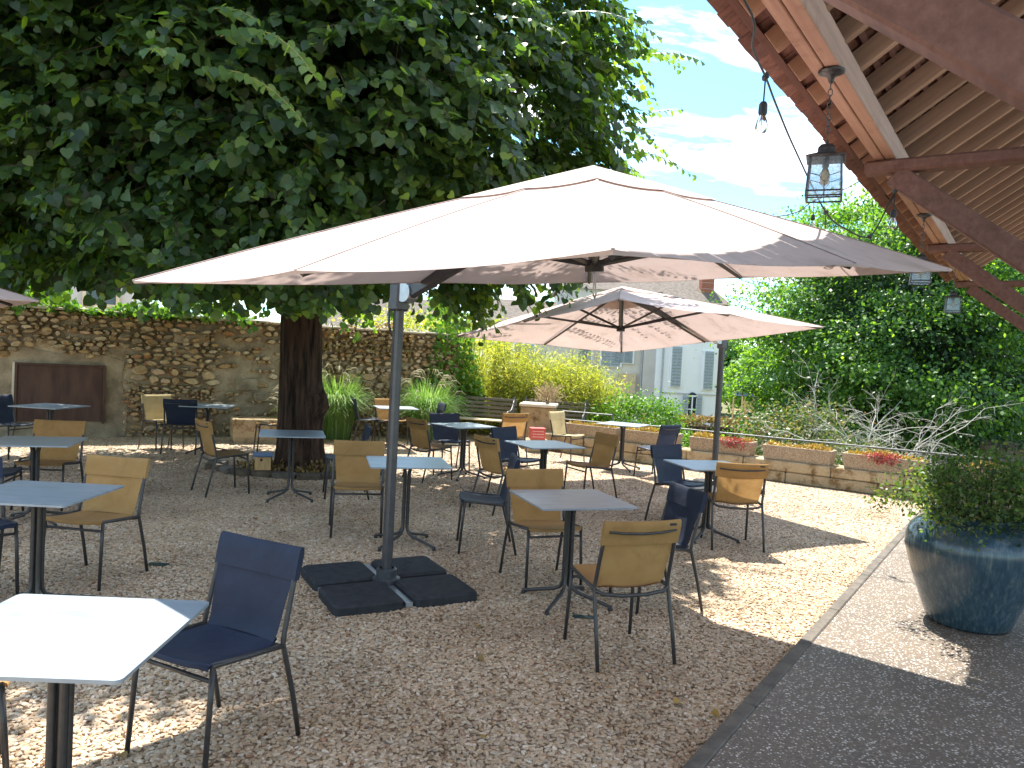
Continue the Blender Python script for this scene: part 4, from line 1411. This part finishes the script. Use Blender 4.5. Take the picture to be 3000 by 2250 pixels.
for (x, y, a, kd, lab) in CH:
    if kd not in protos:
        protos[kd] = o = make_chair(fabs[kd])
    else:
        o = copy_tree(protos[kd])
    o.location = (x, y, .010)
    o.rotation_euler = (0, 0, R(a))
    tag(o, lab, 'chair', 'sling chairs round the cafe tables')


# ================================================================== PARASOLS
def parasol(label, prm, side, pole, base_rot, slabs=True):
    cx, cy, cz, th, tx, ty, ah, a, b_ = prm
    c, s = math.cos(th), math.sin(th)
    root = empty('cantilever_parasol', (pole[0], pole[1], 0), 0, label, 'parasol', 'taupe cantilever parasols')
    off = Vector((pole[0], pole[1], 0))

    def T(x, y, z):
        y, z = y * math.cos(tx) - z * math.sin(tx), y * math.sin(tx) + z * math.cos(tx)
        x, z = x * math.cos(ty) + z * math.sin(ty), -x * math.sin(ty) + z * math.cos(ty)
        return Vector((cx + x * c - y * s, cy + x * s + y * c, cz + z)) - off
    tips = [(-a, -b_), (0, -b_), (a, -b_), (a, 0), (a, b_), (0, b_), (-a, b_), (-a, 0)]
    pole_tip = 5 if side == 'fl' else 3
    nr, nsg = 12, 8

    def surf(i, v, r_, lift=0.0):
        p, q = tips[i], tips[(i + 1) % 8]
        bow = 1 - .018 * 4 * v * (1 - v)
        x, y = (p[0] + (q[0] - p[0]) * v) * bow * r_, (p[1] + (q[1] - p[1]) * v) * bow * r_
        z = ah * (1 - r_) + .022 * math.sin(math.pi * r_) - .050 * 4 * v * (1 - v) * r_ * r_ * (1.25 - r_) * 2 + lift
        return T(x, y, z)
    rows = []
    for j in range(nr + 1):
        r_ = max(j / nr, .002)
        rows.append([surf(i, k / nsg, r_) for i in range(8) for k in range(nsg)])
    rows.append([T(*(lambda p: ((p[0]) * .997, (p[1]) * .997, -.014 - .004 * 4 * (k / nsg) * (1 - k / nsg)))(
        ((tips[i][0] + (tips[(i + 1) % 8][0] - tips[i][0]) * k / nsg) * (1 - .018 * 4 * (k / nsg) * (1 - k / nsg)),
         (tips[i][1] + (tips[(i + 1) % 8][1] - tips[i][1]) * k / nsg) * (1 - .018 * 4 * (k / nsg) * (1 - k / nsg))))) for i in range(8) for k in range(nsg)])
    cano = MB().grid(rows, close=True).build('canopy', M['canopy'], root, 40)
    seam = MB()
    for i in range(8):
        seam.tube([surf(i, 0, max(j / nr, .02), .0025) for j in range(nr + 1)], .006, 4, True, .4)
    seam.build('seam', M['canopy'], cano)
    vr = []
    for j in range(6):
        r_ = max(j / 5 * .31, .002)
        vr.append([surf(i, k / nsg, r_, .030 - .020 * j / 5) for i in range(8) for k in range(nsg)])
    MB().grid(vr, close=True).build('vent_cap', M['canopy'], cano, 40)
    run = -.52
    for i, p in enumerate(tips):
        A = T(0, 0, ah - .05)
        E_ = T(p[0] * .985, p[1] * .985, -.012)
        MB().tube([A, A.lerp(E_, .5) + Vector((0, 0, .004)), E_], [.018, .018, .015], 4, True).build('rib', M['pole'], root)
        mid = T(p[0] * .5, p[1] * .5, ah * .5 - .035)
        MB().tube([T(p[0] * .02, p[1] * .02, ah + run), mid], .015, 4).build('strut', M['pole'], root)
    MB().tube([T(0, 0, ah + .02), T(0, 0, ah + run - .02)], .030, 10).build('mast', M['pole'], root, 50)
    hub = MB()
    hub.tube([T(0, 0, ah + run - .045), T(0, 0, ah + run + .02)], .055, 12)
    hub.tube([T(0, 0, ah - .08), T(0, 0, ah - .02)], .05, 12)
    hub.build('hub', M['darkpart'], root, 50)
    MB().tube([T(0, 0, ah + run - .04), T(.015, 0, ah + run - .17), T(0, 0, ah + run - .20), T(-.015, 0, ah + run - .17), T(0, 0, ah + run - .045)], .005, 6).build('pull_loop', M['steel'], root)
    # pole, slider, crank and arm
    zt = 2.44
    br = Matrix.Rotation(base_rot, 3, 'Z')
    MB().cbox((0, 0, zt / 2 + .05), (.062, .088, zt - .1), .016, br).build('pole', M['pole'], root)
    d = Vector((cx, cy, 0)) - off
    d.z = 0
    d.normalize()
    sl = MB()
    ang = math.atan2(d.y, d.x)
    sl.cbox((0, 0, 2.11), (.105, .115, .20), .014, Matrix.Rotation(ang, 3, 'Z'))
    slider = sl.build('slider', M['pole'], root)
    nrm_ = Vector((-d.y, d.x, 0))
    pc_ = d * .085 + Vector((0, 0, 2.14))
    MB().tube([pc_ - nrm_ * .045, pc_ + nrm_ * .045], .068, 20).build('pivot_gear', M['steel'], slider, 40)
    h0 = -d * .075 + Vector((0, 0, 2.16))
    MB().tube([h0, h0 - d * .03 + Vector((0, 0, -.08)), h0 - d * .03 + Vector((0, 0, -.24)), h0 - d * .005 + Vector((0, 0, -.30))], .010, 8).build('crank_handle', M['pole'], slider, True)
    A = pc_ + d * .02
    B_ = T(0, 0, ah - .07)
    arm = MB()
    mid = A.lerp(B_, .5)
    dirv = (B_ - A)
    ln = dirv.length
    q = dirv.to_track_quat('Y', 'Z').to_matrix()
    arm.cbox(mid, (.060, ln, .095), .010, q)
    arm.build('arm', M['pole'], root)
    # cross base and slabs
    cr2 = MB()
    cr2.box((0, 0, .028), (.98, .05, .03), br)
    cr2.box((0, 0, .0285), (.05, .98, .0312), br)
    cr2.build('cross_base', M['steel'], root)
    MB().lathe([(.0001, .04), (.10, .04), (.10, .075), (.075, .085), (.075, .14), (.055, .15), (.055, .06)], 24).build('socket', M['pole'], root, 40)
    if slabs:
        for sx in (-1, 1):
            for sy in (-1, 1):
                mb = MB()
                w_ = .475
                p0, p1 = rounded_rect(w_, w_, .05), rounded_rect(w_ - .03, w_ - .03, .045)
                mb.grid([[(q[0], q[1], .006) for q in p0], [(q[0], q[1], .058) for q in p0], [(q[0], q[1], .074) for q in p1]], close=True)
                mb.add([(q[0], q[1], .074) for q in p1], [tuple(range(len(p1)))])
                o = mb.build('base_slab', M['slab'], root, 40)
                o.location = br @ Vector((sx * .272, sy * .272, 0))
                o.rotation_euler = (0, 0, base_rot)
    return root


parasol('near taupe cantilever parasol with a black slab base in the centre', (.44, 4.37, 2.22, .86, 0, -.11, .58, 1.98, 1.43), 'fl', (-.84, 5.46), R(28))
parasol('far taupe cantilever parasol by the planters, seen from below', (1.38, 9.91, 2.14, .49, -.09, .03, .57, 1.47, 1.97), 'fr', (2.94, 10.74), R(28))
u3 = at(117, 888, 6.6)
parasol('parasol at the left edge with only one canopy corner in frame', (u3.x - 2.43, u3.y - .15, u3.z + .02, .70, 0, 0, .56, 1.95, 1.45), 'fl', (u3.x - 3.3, u3.y + 1.9), R(40))

# ================================================================== TIMBER PAVILION
pav = empty('timber_pavilion', (0, 0, 0), ROT, 'open timber pavilion roof with tiles over the path at the right', 'pavilion')
T0, T1 = -5.0, 15.2
SL = .70
CS = math.cos(math.atan(SL)); SN = math.sin(math.atan(SL))


def rz_(n_): return 3.575 + SL * (n_ + .96)


for n0, n1 in ((-1.135, -1.060), (-1.055, -.978)):
    MB().cbox(((n0 + n1) / 2, (T0 + T1) / 2, 3.485), (n1 - n0, T1 - T0, .17), .006).build('eave_purlin', M['pale_timber'], pav)
for t in (-1.6, 2.5, 6.5, 10.7, 14.7):
    MB().cbox((1.35, t, 3.344), (5.1, .15, .10), .018).build('tie_beam', M['timber'], pav)
    A, B_ = Vector((-.99, 0, 3.285)), Vector((.44, 0, 2.18))
    mid = (A + B_) / 2
    ang = math.atan2(B_.z - A.z, B_.x - A.x)
    MB().cbox((mid.x, t, mid.z), ((B_ - A).length, .125, .165), .012, Matrix.Rotation(-ang, 3, 'Y')).build('brace', M['timber'], pav)
    MB().cbox((.52, t, 1.65), (.19, .19, 3.28), .015).build('post', M['timber'], pav)
k = 0
t = 4.06 - .45 * 19
raf_len = (2.6 + 1.25) / CS
rme = MB().cbox((0, 0, 0), (raf_len, .060, .12), .005).mesh('rafter', M['rafter_timber'])
while t < T1 - .1:
    o = link('rafter', rme, pav)
    nm = (-1.25 + 2.6) / 2
    o.location = (nm, t, rz_(nm) + .055 / CS)
    o.rotation_euler = (0, -math.atan(SL), 0)
    t += .45
bat = MB()
for j in range(16):
    sdist = .03 + .105 * j
    n_ = -1.33 + sdist * CS
    zc = rz_(n_) + .11 / CS + .013
    MB().box((n_, (T0 + T1) / 2, zc), (.036, T1 - T0, .024), Matrix.Rotation(-math.atan(SL), 3, 'Y')).build('batten', M['timber'], pav)
tile_me = MB().cbox((0, 0, 0), (.255, .158, .012), .003).mesh('tile', M['tile'])
tiles = []
tr_ = random.Random(9)
for j in range(18):
    t = 1.6 + (.08 if j % 2 else 0)
    while t < T1 + .1:
        sdist = -.035 + .105 * j + .125 + tr_.uniform(-.008, .008)
        n_ = -1.36 + sdist * CS
        zc = rz_(-1.36) + sdist * SN + .11 / CS + .030 + .008
        tiles.append((j, n_, t + tr_.uniform(-.003, .003), zc, math.atan(SL) - .075, tr_.uniform(-.02, .02)))
        t += .163
tiles.sort(key=lambda q: (q[0] // 4, q[2]))
near = set(id(q) for q in sorted(tiles, key=lambda q: (q[0] > 5, q[2]))[:300])
restt = MB()
for q in tiles:
    mt = Matrix.Translation((q[1], q[2], q[3])) @ Matrix.Rotation(-q[4], 4, 'Y') @ Matrix.Rotation(q[5], 4, 'Z')
    if id(q) in near:
        o = link('tile', tile_me, pav)
        o.matrix_local = mt
    else:
        restt.box(mt.translation, (.255, .158, .012), mt.to_3x3())
tag(restt.build('more_tiles', M['tile'], pav), kind='stuff')
nm = (-1.16 + 2.7) / 2
MB().box((nm, (T0 + T1) / 2, rz_(nm) + .235), ((2.7 + 1.16) / CS, T1 - T0 + .3, .03), Matrix.Rotation(-math.atan(SL), 3, 'Y')).build('sun_block_sheet', M['tile'], pav)  # unseen sheet added above the tiles to block sun and light leaks


# ------------------------------------------------------------------ hanging lanterns
def lantern(label, t_):
    p = ntz(-1.03, t_, 3.398)
    o = empty('hanging_lantern', p, ROT + R(12), label, 'lantern', 'lanterns under the pavilion eave')
    MB().lathe([(.0001, 0), (.070, -.001), (.072, -.012), (.045, -.024), (.02, -.035), (.014, -.06), (.008, -.072), (.0001, -.073)], 20).build('ceiling_rose', M['lantern'], o, True)
    ch = MB()
    zc = -.07
    for k in range(9):
        zc2 = zc - .034
        ax_ = k % 2
        pts = []
        for q in range(13):
            w = 2 * math.pi * q / 12
            e = (.0115 * math.cos(w), .021 * math.sin(w))
            pts.append((e[0] if ax_ else 0, 0 if ax_ else e[0], (zc + zc2) / 2 + e[1]))
        ch.tube(pts, .0028, 5, False)
        zc = zc2
    ch.build('chain', M['lantern'], o, True)
    z1 = zc - .005
    MB().lathe([(.0001, z1), (.010, z1 - .003), (.012, z1 - .022), (.040, z1 - .030), (.062, z1 - .052), (.066, z1 - .078), (.110, z1 - .092), (.146, z1 - .104), (.140, z1 - .110), (.0001, z1 - .106)], 4).build('cap', M['lantern'], o).rotation_euler = (0, 0, R(45))
    zt, zb = z1 - .106, z1 - .325
    wt, wb = .080, .092
    fr = MB()
    cs = [(-1, -1), (1, -1), (1, 1), (-1, 1)]
    for sx, sy in cs:
        fr.tube([(sx * wt, sy * wt, zt), (sx * wb, sy * wb, zb)], .006, 6)
    for k in range(4):
        a_, b2 = cs[k], cs[(k + 1) % 4]
        for w_, zz in ((wt, zt), (wb - .003, zb + .028), (wb, zb)):
            fr.tube([(a_[0] * w_, a_[1] * w_, zz), (b2[0] * w_, b2[1] * w_, zz)], .005, 6)
    fr.build('frame', M['lantern'], o)
    for k in range(4):
        a_, b2 = cs[k], cs[(k + 1) % 4]
        A, B2 = Vector((a_[0] * wt, a_[1] * wt, zt)), Vector((b2[0] * wt, b2[1] * wt, zt))
        D_, C2 = Vector((a_[0] * wb, a_[1] * wb, zb)), Vector((b2[0] * wb, b2[1] * wb, zb))
        pn = MB().add([A, B2, C2, D_], [(0, 1, 2, 3)]).build('pane', M['pane'], o)
        cm = MB()
        nx = ((B2 - A).cross(D_ - A)).normalized() * .002

        def g_(u_, v_): return A.lerp(B2, u_).lerp(D_.lerp(C2, u_), v_) + nx
        dia = [g_(.5, .30), g_(.66, .50), g_(.5, .66), g_(.34, .50), g_(.5, .30)]
        cm.tube(dia, .0022, 4)
        cm.tube([g_(.5, .02), g_(.5, .30)], .0022, 4).tube([g_(.5, .66), g_(.5, .98)], .0022, 4)
        cm.tube([g_(.02, .42), g_(.34, .50)], .0022, 4).tube([g_(.66, .50), g_(.98, .42)], .0022, 4)
        cm.build('lead_came', M['lantern'], pn)
    MB().lathe([(.0001, zt), (.018, zt), (.018, zt - .045), (.0001, zt - .047)], 12).build('lamp_holder', M['darkpart'], o)
    MB().lathe([(.012, zt - .045), (.020, zt - .07), (.026, zt - .10), (.020, zt - .135), (.0001, zt - .15)], 14).build('bulb', M['amber'], o, True)
    return o


lantern('nearest hanging lantern with leaded glass under the eave beam', 4.46)
lantern('second hanging lantern, behind the corner of the near parasol', 8.75)
lantern('farthest and smallest hanging lantern under the eave beam', 12.45)


# ------------------------------------------------------------------ string lights
def bulb(parent, p, ln, tilt, k_):
    """socket and clear bulb hanging from p on a short drop"""
    p = Vector(p)
    d = Vector((tilt[0], tilt[1], -1)).normalized()
    q = d.to_track_quat('-Z', 'Y').to_matrix()
    jn = MB()
    jn.cbox(p, (.024, .045, .03), .006)
    if ln > .01: jn.tube([p, p + d * ln], .004, 6)
    jn.build('junction', M['darkpart'], parent)
    s0 = p + d * ln
    so = MB()
    so.lathe([(.0001, 0), (.013, -.002), (.019, -.012), (.021, -.05), (.018, -.062), (.0001, -.062)], 14)
    so.v = [tuple(q @ Vector(v_) + s0) for v_ in so.v]
    so.build('socket', M['darkpart'], parent, 40)
    bu = MB()
    bu.lathe([(.012, -.058), (.015, -.07), (.023, -.09), (.029, -.112), (.029, -.125), (.022, -.142), (.010, -.150), (.0001, -.152)], 16)
    bu.v = [tuple(q @ Vector(v_) + s0) for v_ in bu.v]
    bo = bu.build('bulb', M['bulbglass'], parent, True)
    fi = MB()
    for sx in (-.005, .005):
        fi.tube([(sx, 0, -.065), (sx, .002, -.12)], .0012, 4)
    fi.v = [tuple(q @ Vector(v_) + s0) for v_ in fi.v]
    fi.build('filament', M['amber'], bo)


def string(label, pts, bulbs):
    P_ = [Vector(p) for p in pts]
    o = empty('string_light', P_[0], 0, label, 'string light')
    # smooth the cable
    sm = []
    for i in range(len(P_) - 1):
        a0, a1, a2, a3 = P_[max(i - 1, 0)], P_[i], P_[i + 1], P_[min(i + 2, len(P_) - 1)]
        for k in range(6):
            t = k / 6
            sm.append(.5 * ((2 * a1) + (-a0 + a2) * t + (2 * a0 - 5 * a1 + 4 * a2 - a3) * t * t + (-a0 + 3 * a1 - 3 * a2 + a3) * t ** 3))
    sm.append(P_[-1])
    MB().tube([p - P_[0] for p in sm], .006, 6).build('cable', M['darkpart'], o, True)
    for (p, ln, tl) in bulbs:
        bulb(o, Vector(p) - P_[0], ln, tl, 0)
    return o


truss = ntz(-1.0, 6.5, 3.30)
string('near string light cable looping from the eave to the truss', [ntz(-1.25, 2.2, 3.45), at(2180, 0, 3.0), at(2205, 140, 3.3), at(2243, 225, 3.6), at(2275, 310, 3.9), at(2330, 440, 4.5), at(2420, 622, 5.3), at(2480, 672, 5.6), at(2548, 692, 5.8), at(2600, 605, 5.85), at(2625, 555, 5.9), truss],
       [(at(2243, 225, 3.6), .115, (-.02, 0)), (at(2420, 622, 5.3), .13, (0, 0)), (at(2548, 692, 5.8), .10, (.45, 0)), (at(2622, 560, 5.88), .14, (0, 0))])
string('thin string light cable crossing the sky to the linden crown', [(.8, 8.6, 3.25), at(2257, 637, 8.0), at(2385, 588, 7.9), at(2470, 556, 7.8), at(2546, 525, 7.7), ntz(-1.25, 8.0, 3.42)],
       [(at(2385, 588, 7.9), .14, (0, 0))])

# ================================================================== BLUE POT
pot = empty('glazed_pot', (3.25, 5.22, .046), 0, 'large dark blue glazed pot standing on the path at the right', 'pot')
MB().lathe([(.0001, 0), (.255, 0), (.275, .02), (.305, .10), (.36, .25), (.41, .40), (.445, .53), (.445, .60), (.415, .68), (.35, .735), (.31, .75), (.325, .775), (.335, .79), (.325, .80), (.285, .79), (.27, .74), (.27, .70), (.0001, .70)], 48).build('body', M['glaze'], pot, 50).scale = (.95, .95, .955)
MB().lathe([(.0001, .71), (.275, .705)], 24).build('soil', M['soil'], pot)
psh = empty('potted_shrub', (3.30, 5.22, .68), 0, 'loose green shrub growing in the blue glazed pot', 'shrub')
mb = MB()
trng = random.Random(21)
for k in range(46):
    w = 2 * math.pi * k / 46 + trng.uniform(-.1, .1)
    sp_ = trng.uniform(.15, .75)
    e = Vector((math.cos(w) * sp_, math.sin(w) * sp_, trng.uniform(.15, .62) * (1.1 - sp_ * .6)))
    mb.tube([(0.1 * math.cos(w), .1 * math.sin(w), -.03), e * .5 + Vector((0, 0, .12)), e], [.006, .004, .002], 4, False)
mb.build('stems', M['bark2'], psh)
n_ = 8500
cl_ = unit(rnd(260)); cl_[:, 2] = np.abs(cl_[:, 2]) * .9 - .12
cl_ = cl_ * np.array([.60, .56, .46]) * RNG.uniform(.5, 1.12, (260, 1)) + [.02, 0, .15]
i = RNG.integers(0, 260, n_)
P = cl_[i] + rnd(n_, .055)
leaves_obj('foliage', P, rnd(n_) + unit(P) * .5, rnd(n_, .6) + [0, 0, .6], RNG.uniform(.018, .042, n_), LEAF_V, LEAF_F, M['pot_leaf'], psh)

# ================================================================== BACKGROUND BUILDINGS
def window_part(parent, x, z, w, h, y, shutters=False, frame_mat=None, glass=True, opened=0):
    f = MB().box((x, y - .01, z), (w, .10, h)).build('window', M['window'], parent)
    fm = frame_mat or M['white_render']
    mb = MB()
    for s in (-1, 1):
        mb.box((x + s * (w / 2 + .03), y - .04, z), (.09, .12, h + .16))
        mb.box((x, y - .042, z + s * (h / 2 + .04)), (w - .03, .12, .08))
    mb.box((x, y - .045, z), (.06, .12, h)).box((x, y - .046, z + h * .15), (w - .03, .12, .05))
    mb.build('frame', fm, f)
    if shutters:
        for s in (-1, 1):
            sh = MB()
            xc = x + s * w * .25 if not opened else x + s * (w * .5 + opened * .5)
            ww = w * .49 if not opened else opened
            sh.box((xc, y - .10, z), (ww, .03, h + .1))
            for q in range(12):
                sh.box((xc, y - .125, z - h / 2 + h * (q + .5) / 12), (ww - .08, .03, h / 22), Matrix.Rotation(R(30), 3, 'X'))
            sh.build('shutter', M['shutter'], f)
    return f


# white house, right
Yh = 37.0
def hx(px, y=Yh): return (px - 1500) / FPX * y
wh = empty('white_house', (8.5, Yh, -2.6), R(0), 'white rendered house with grey shutters beyond the terrace', 'house')
MB().box((.06, 3.0, 3.7), (3.19, 6.0, 7.6)).build('wall', M['white_render'], wh)
rf = MB()
rf.add([(-1.5, -.35, 7.45), (1.9, -.35, 7.45), (1.9, 6.3, 7.45), (-1.5, 6.3, 7.45), (-1.5, 3, 9.2), (.9, 3, 9.2)], [(0, 1, 5, 4), (1, 2, 5), (2, 3, 4, 5), (3, 0, 4), (3, 2, 1, 0)])
rfo = rf.build('roof', M['slate'], wh)
chim = MB().box((1.0, 1.2, 8.7), (.62, .6, 2.2)).build('chimney', M['brick'], rfo)
for q in range(13):
    MB().box((1.0, .897, 7.7 + q * .15), (.62, .02, .012)).build('mortar_joint', M['cream_render'], rfo) if q % 2 == 0 else None
window_part(wh, -.55, 4.35, .48, 1.85, .0, True)
window_part(wh, 1.03, 4.25, .44, 1.75, .0, True)
aw = window_part(wh, .32, 2.05, .42, 1.75, .0, True, None, True, .26)
MB().tube([(.32, -.02, 2.93), (.32, -.10, 2.93)], .21, 20).build('arch', M['window'], aw)
window_part(wh, -.66, .95, .42, 1.15, .0, False, M['shutter'])
window_part(wh, 1.0, 1.0, .45, 1.1, .0, False)
MB().tube([(-1.22, -.06, 0), (-1.22, -.06, 7.2)], .045, 8).build('downpipe', M['zinc'], wh)
MB().box((.15, -.02, 3.06), (2.9, .05, .06)).build('string_course', M['grey_render'], wh)
# cream house behind, taller, left
ch_ = empty('cream_house', (4.7, Yh + .3, -2.6), 0, 'tall cream rendered house behind the far parasol', 'house')
MB().box((-.1, 3.2, 4.0), (4.9, 6.0, 8.0)).build('wall', M['cream_render'], ch_)
MB().add([(-2.7, .05, 7.95), (2.5, .05, 7.95), (2.5, 6.3, 7.95), (-2.7, 6.3, 7.95), (-2.7, 3.2, 9.6), (2.5, 3.2, 9.6)], [(0, 1, 5, 4), (2, 3, 4, 5), (3, 0, 4), (1, 2, 5), (3, 2, 1, 0)]).build('roof', M['slate'], ch_)
for (x, z, w_, h_) in ((-1.35, 5.0, .95, 1.5), (.1, 5.0, .95, 1.5), (.75, 4.75, .85, .6), (-1.35, 2.2, .95, 1.4)):
    window_part(ch_, x, z, w_, h_, .2, True)
sgm = MB().box((.95, .1, 2.9), (.85, .2, 2.0)).build('rubble_panel', M['stone'], ch_)
MB().tube([(1.62, -.04, 0), (1.62, -.04, 7.4)], .05, 8).build('downpipe', M['zinc'], ch_)
MB().box((1.98, .02, 3.6), (.62, .3, 7.1)).build('side_bay', M['grey_render'], ch_)
# tiled lean-to house on the left of it
lt = empty('tiled_house', (.8, 36, -2.6), 0, 'low house with a mottled tile roof behind the bamboo', 'house')
MB().box((0, 3, 2.9), (4.6, 6, 5.8)).build('wall', M['cream_render'], lt)
MB().add([(-2.6, -.3, 5.75), (2.4, -.3, 5.75), (2.4, 6.2, 5.75), (-2.6, 6.2, 5.75), (-2.6, 3, 7.35), (2.4, 3, 7.35)], [(0, 1, 5, 4), (2, 3, 4, 5), (3, 0, 4), (1, 2, 5), (3, 2, 1, 0)]).build('roof', M['slate'], lt)
MB().box((1.55, 1.6, 7.2), (.7, .5, 1.6)).build('chimney', M['grey_render'], lt)
window_part(lt, -.3, 4.4, .9, 1.2, 0, True)
# house behind the stone wall, left
lh = empty('grey_house', (-15.6, 20.5, 0), R(22), 'pale grey house with cream framed windows behind the wall at the left', 'house')
MB().box((0, 3, 3.4), (9.4, 6, 6.8)).build('wall', M['grey_render'], lh)
MB().add([(-4.9, -.3, 6.75), (4.9, -.3, 6.75), (4.9, 6.3, 6.75), (-4.9, 6.3, 6.75), (-4.9, 3, 8.9), (4.9, 3, 8.9)], [(0, 1, 5, 4), (2, 3, 4, 5), (3, 0, 4), (1, 2, 5), (3, 2, 1, 0)]).build('roof', M['slate'], lh)
for x in (-1.0, .9, 2.35, 3.9):
    window_part(lh, x, 3.05, .80, .75, 0, False, M['joinery'])
# far farmhouse roof behind the wall
fh = empty('far_house', (-6.5, 34, 0), R(10), 'weathered tile roof showing low above the stone wall', 'house')
MB().box((0, 3, 1.3), (7, 6, 2.6)).build('wall', M['cream_render'], fh)
MB().add([(-3.8, -.3, 2.55), (3.8, -.3, 2.55), (3.8, 6.3, 2.55), (-3.8, 6.3, 2.55), (-3.8, 3, 4.4), (3.8, 3, 4.4)], [(0, 1, 5, 4), (2, 3, 4, 5), (3, 0, 4), (1, 2, 5), (3, 2, 1, 0)]).build('roof', M['slate'], fh)
# dark garden wall at the right
dw = empty('garden_wall', (11.2, 17.2, -2.5), R(-4), 'dark ivy stained garden wall at the far right behind the pot', 'wall')
MB().cbox((3.4, .2, 1.45), (7.4, .4, 2.9), .05).build('masonry', M['darkwall'], dw)
n_ = 5000
P = np.stack([RNG.uniform(-.3, 7.1, n_), RNG.uniform(-.1, .5, n_), 2.9 + RNG.normal(0, .06, n_) - np.abs(RNG.normal(0, .10, n_))], 1)
leaves_obj('ivy', P, rnd(n_) + [0, 0, -.4], rnd(n_) + [0, -.4, .4], RNG.uniform(.05, .10, n_), LEAF_V, LEAF_F, M['linden_core'], dw)
# playground tower far behind
pt = empty('play_tower', (18.4, 60, -2.6), R(20), 'small wooden playground tower with a navy pointed roof', 'play tower')
for sx in (-.55, .55):
    for sy in (-.55, .55):
        MB().tube([(sx, sy, 0), (sx, sy, 2.5)], .06, 6).build('post', M['pine'], pt)
MB().box((0, 0, 1.2), (1.3, 1.3, .1)).build('deck', M['pine'], pt)
for q in range(8):
    MB().box((-.5 + q * .143, -.6, 1.6), (.08, .05, .75)).build('baluster', M['pine'], pt)
MB().add([(-.62, -.62, 2.35), (.62, -.62, 2.35), (.62, .62, 2.35), (-.62, .62, 2.35), (0, 0, 3.35)], [(0, 1, 4), (1, 2, 4), (2, 3, 4), (3, 0, 4), (3, 2, 1, 0)]).build('roof', M['navyroof'], pt)

# ================================================================== SMALL LITTER
nl_ = 260
lx, ly = RNG.uniform(-6, 3.5, nl_), RNG.uniform(2.2, 12, nl_)
ok_ = (lx * N.x + ly * N.y) < -1.16
lx, ly = lx[ok_], ly[ok_]
nl_ = len(lx)
P = np.stack([lx, ly, np.full(nl_, .016)], 1)
tag(leaves_obj('leaf_litter', P, rnd(nl_) * [1, 1, .25], rnd(nl_, .3) + [0, 0, 1], RNG.uniform(.012, .034, nl_), LEAF_V, LEAF_F, M['leafbrown']), kind='stuff')
litter = [(355, 2218, 'yellow brown fallen leaf under the foreground navy chair', .05, 'leafbrown'),
          (1987, 2060, 'dark curled fallen leaf on the gravel in front of the path', .045, 'leafbrown'),
          (1402, 1835, 'rust coloured fallen leaf in front of the slab base', .035, 'leafbrown'),
          (1408, 1932, 'brown strip of bark on the gravel', .045, 'leafbrown'),
          (2095, 2095, 'ochre fallen leaf beside the kerb at the bottom', .05, 'leafbrown'),
          (748, 1520, 'small orange fallen leaf on the gravel behind the navy chair', .04, 'leafbrown'),
          (1420, 2160, 'tiny yellow fallen leaf in the bottom foreground', .03, 'leafbrown')]
for (px, py, lab, s_, mt) in litter:
    d = ray(px, py)
    p = Vector((0, 0, CAMH)) + d * ((.018 - CAMH) / d.z)
    me = MB().add([(v_[0], v_[1] - .5, abs(v_[0]) * .5 + v_[2]) for v_ in LINDEN_V], LINDEN_F).mesh('fallen_leaf', M[mt])
    o = link('fallen_leaf', me)
    o.location = p; o.scale = (s_, s_, s_); o.rotation_euler = (random.uniform(-.3, .3), random.uniform(-.3, .3), random.uniform(0, 6))
    tag(o, lab, 'leaf')
for (px, py, lab, s_) in ((1712, 1807, 'dark green glossy scrap under the nearest khaki chair', .06), (465, 1653, 'dark green scrap on the gravel right of the left khaki chair', .06)):
    d = ray(px, py)
    p = Vector((0, 0, CAMH)) + d * ((.014 - CAMH) / d.z)
    mb = MB()
    mb.grid([[(math.cos(w) * r_ * 1.4, math.sin(w) * r_ * .6, .18 * (1 - r_) + .12 * math.sin(3 * w) * r_) for w in [R(q * 30) for q in range(12)]] for r_ in (1.0, .6, .05)], close=True)
    o = mb.build('green_scrap', M['green_dark'], None, True)
    o.location = p; o.scale = (s_, s_, s_)
    tag(o, lab, 'scrap')
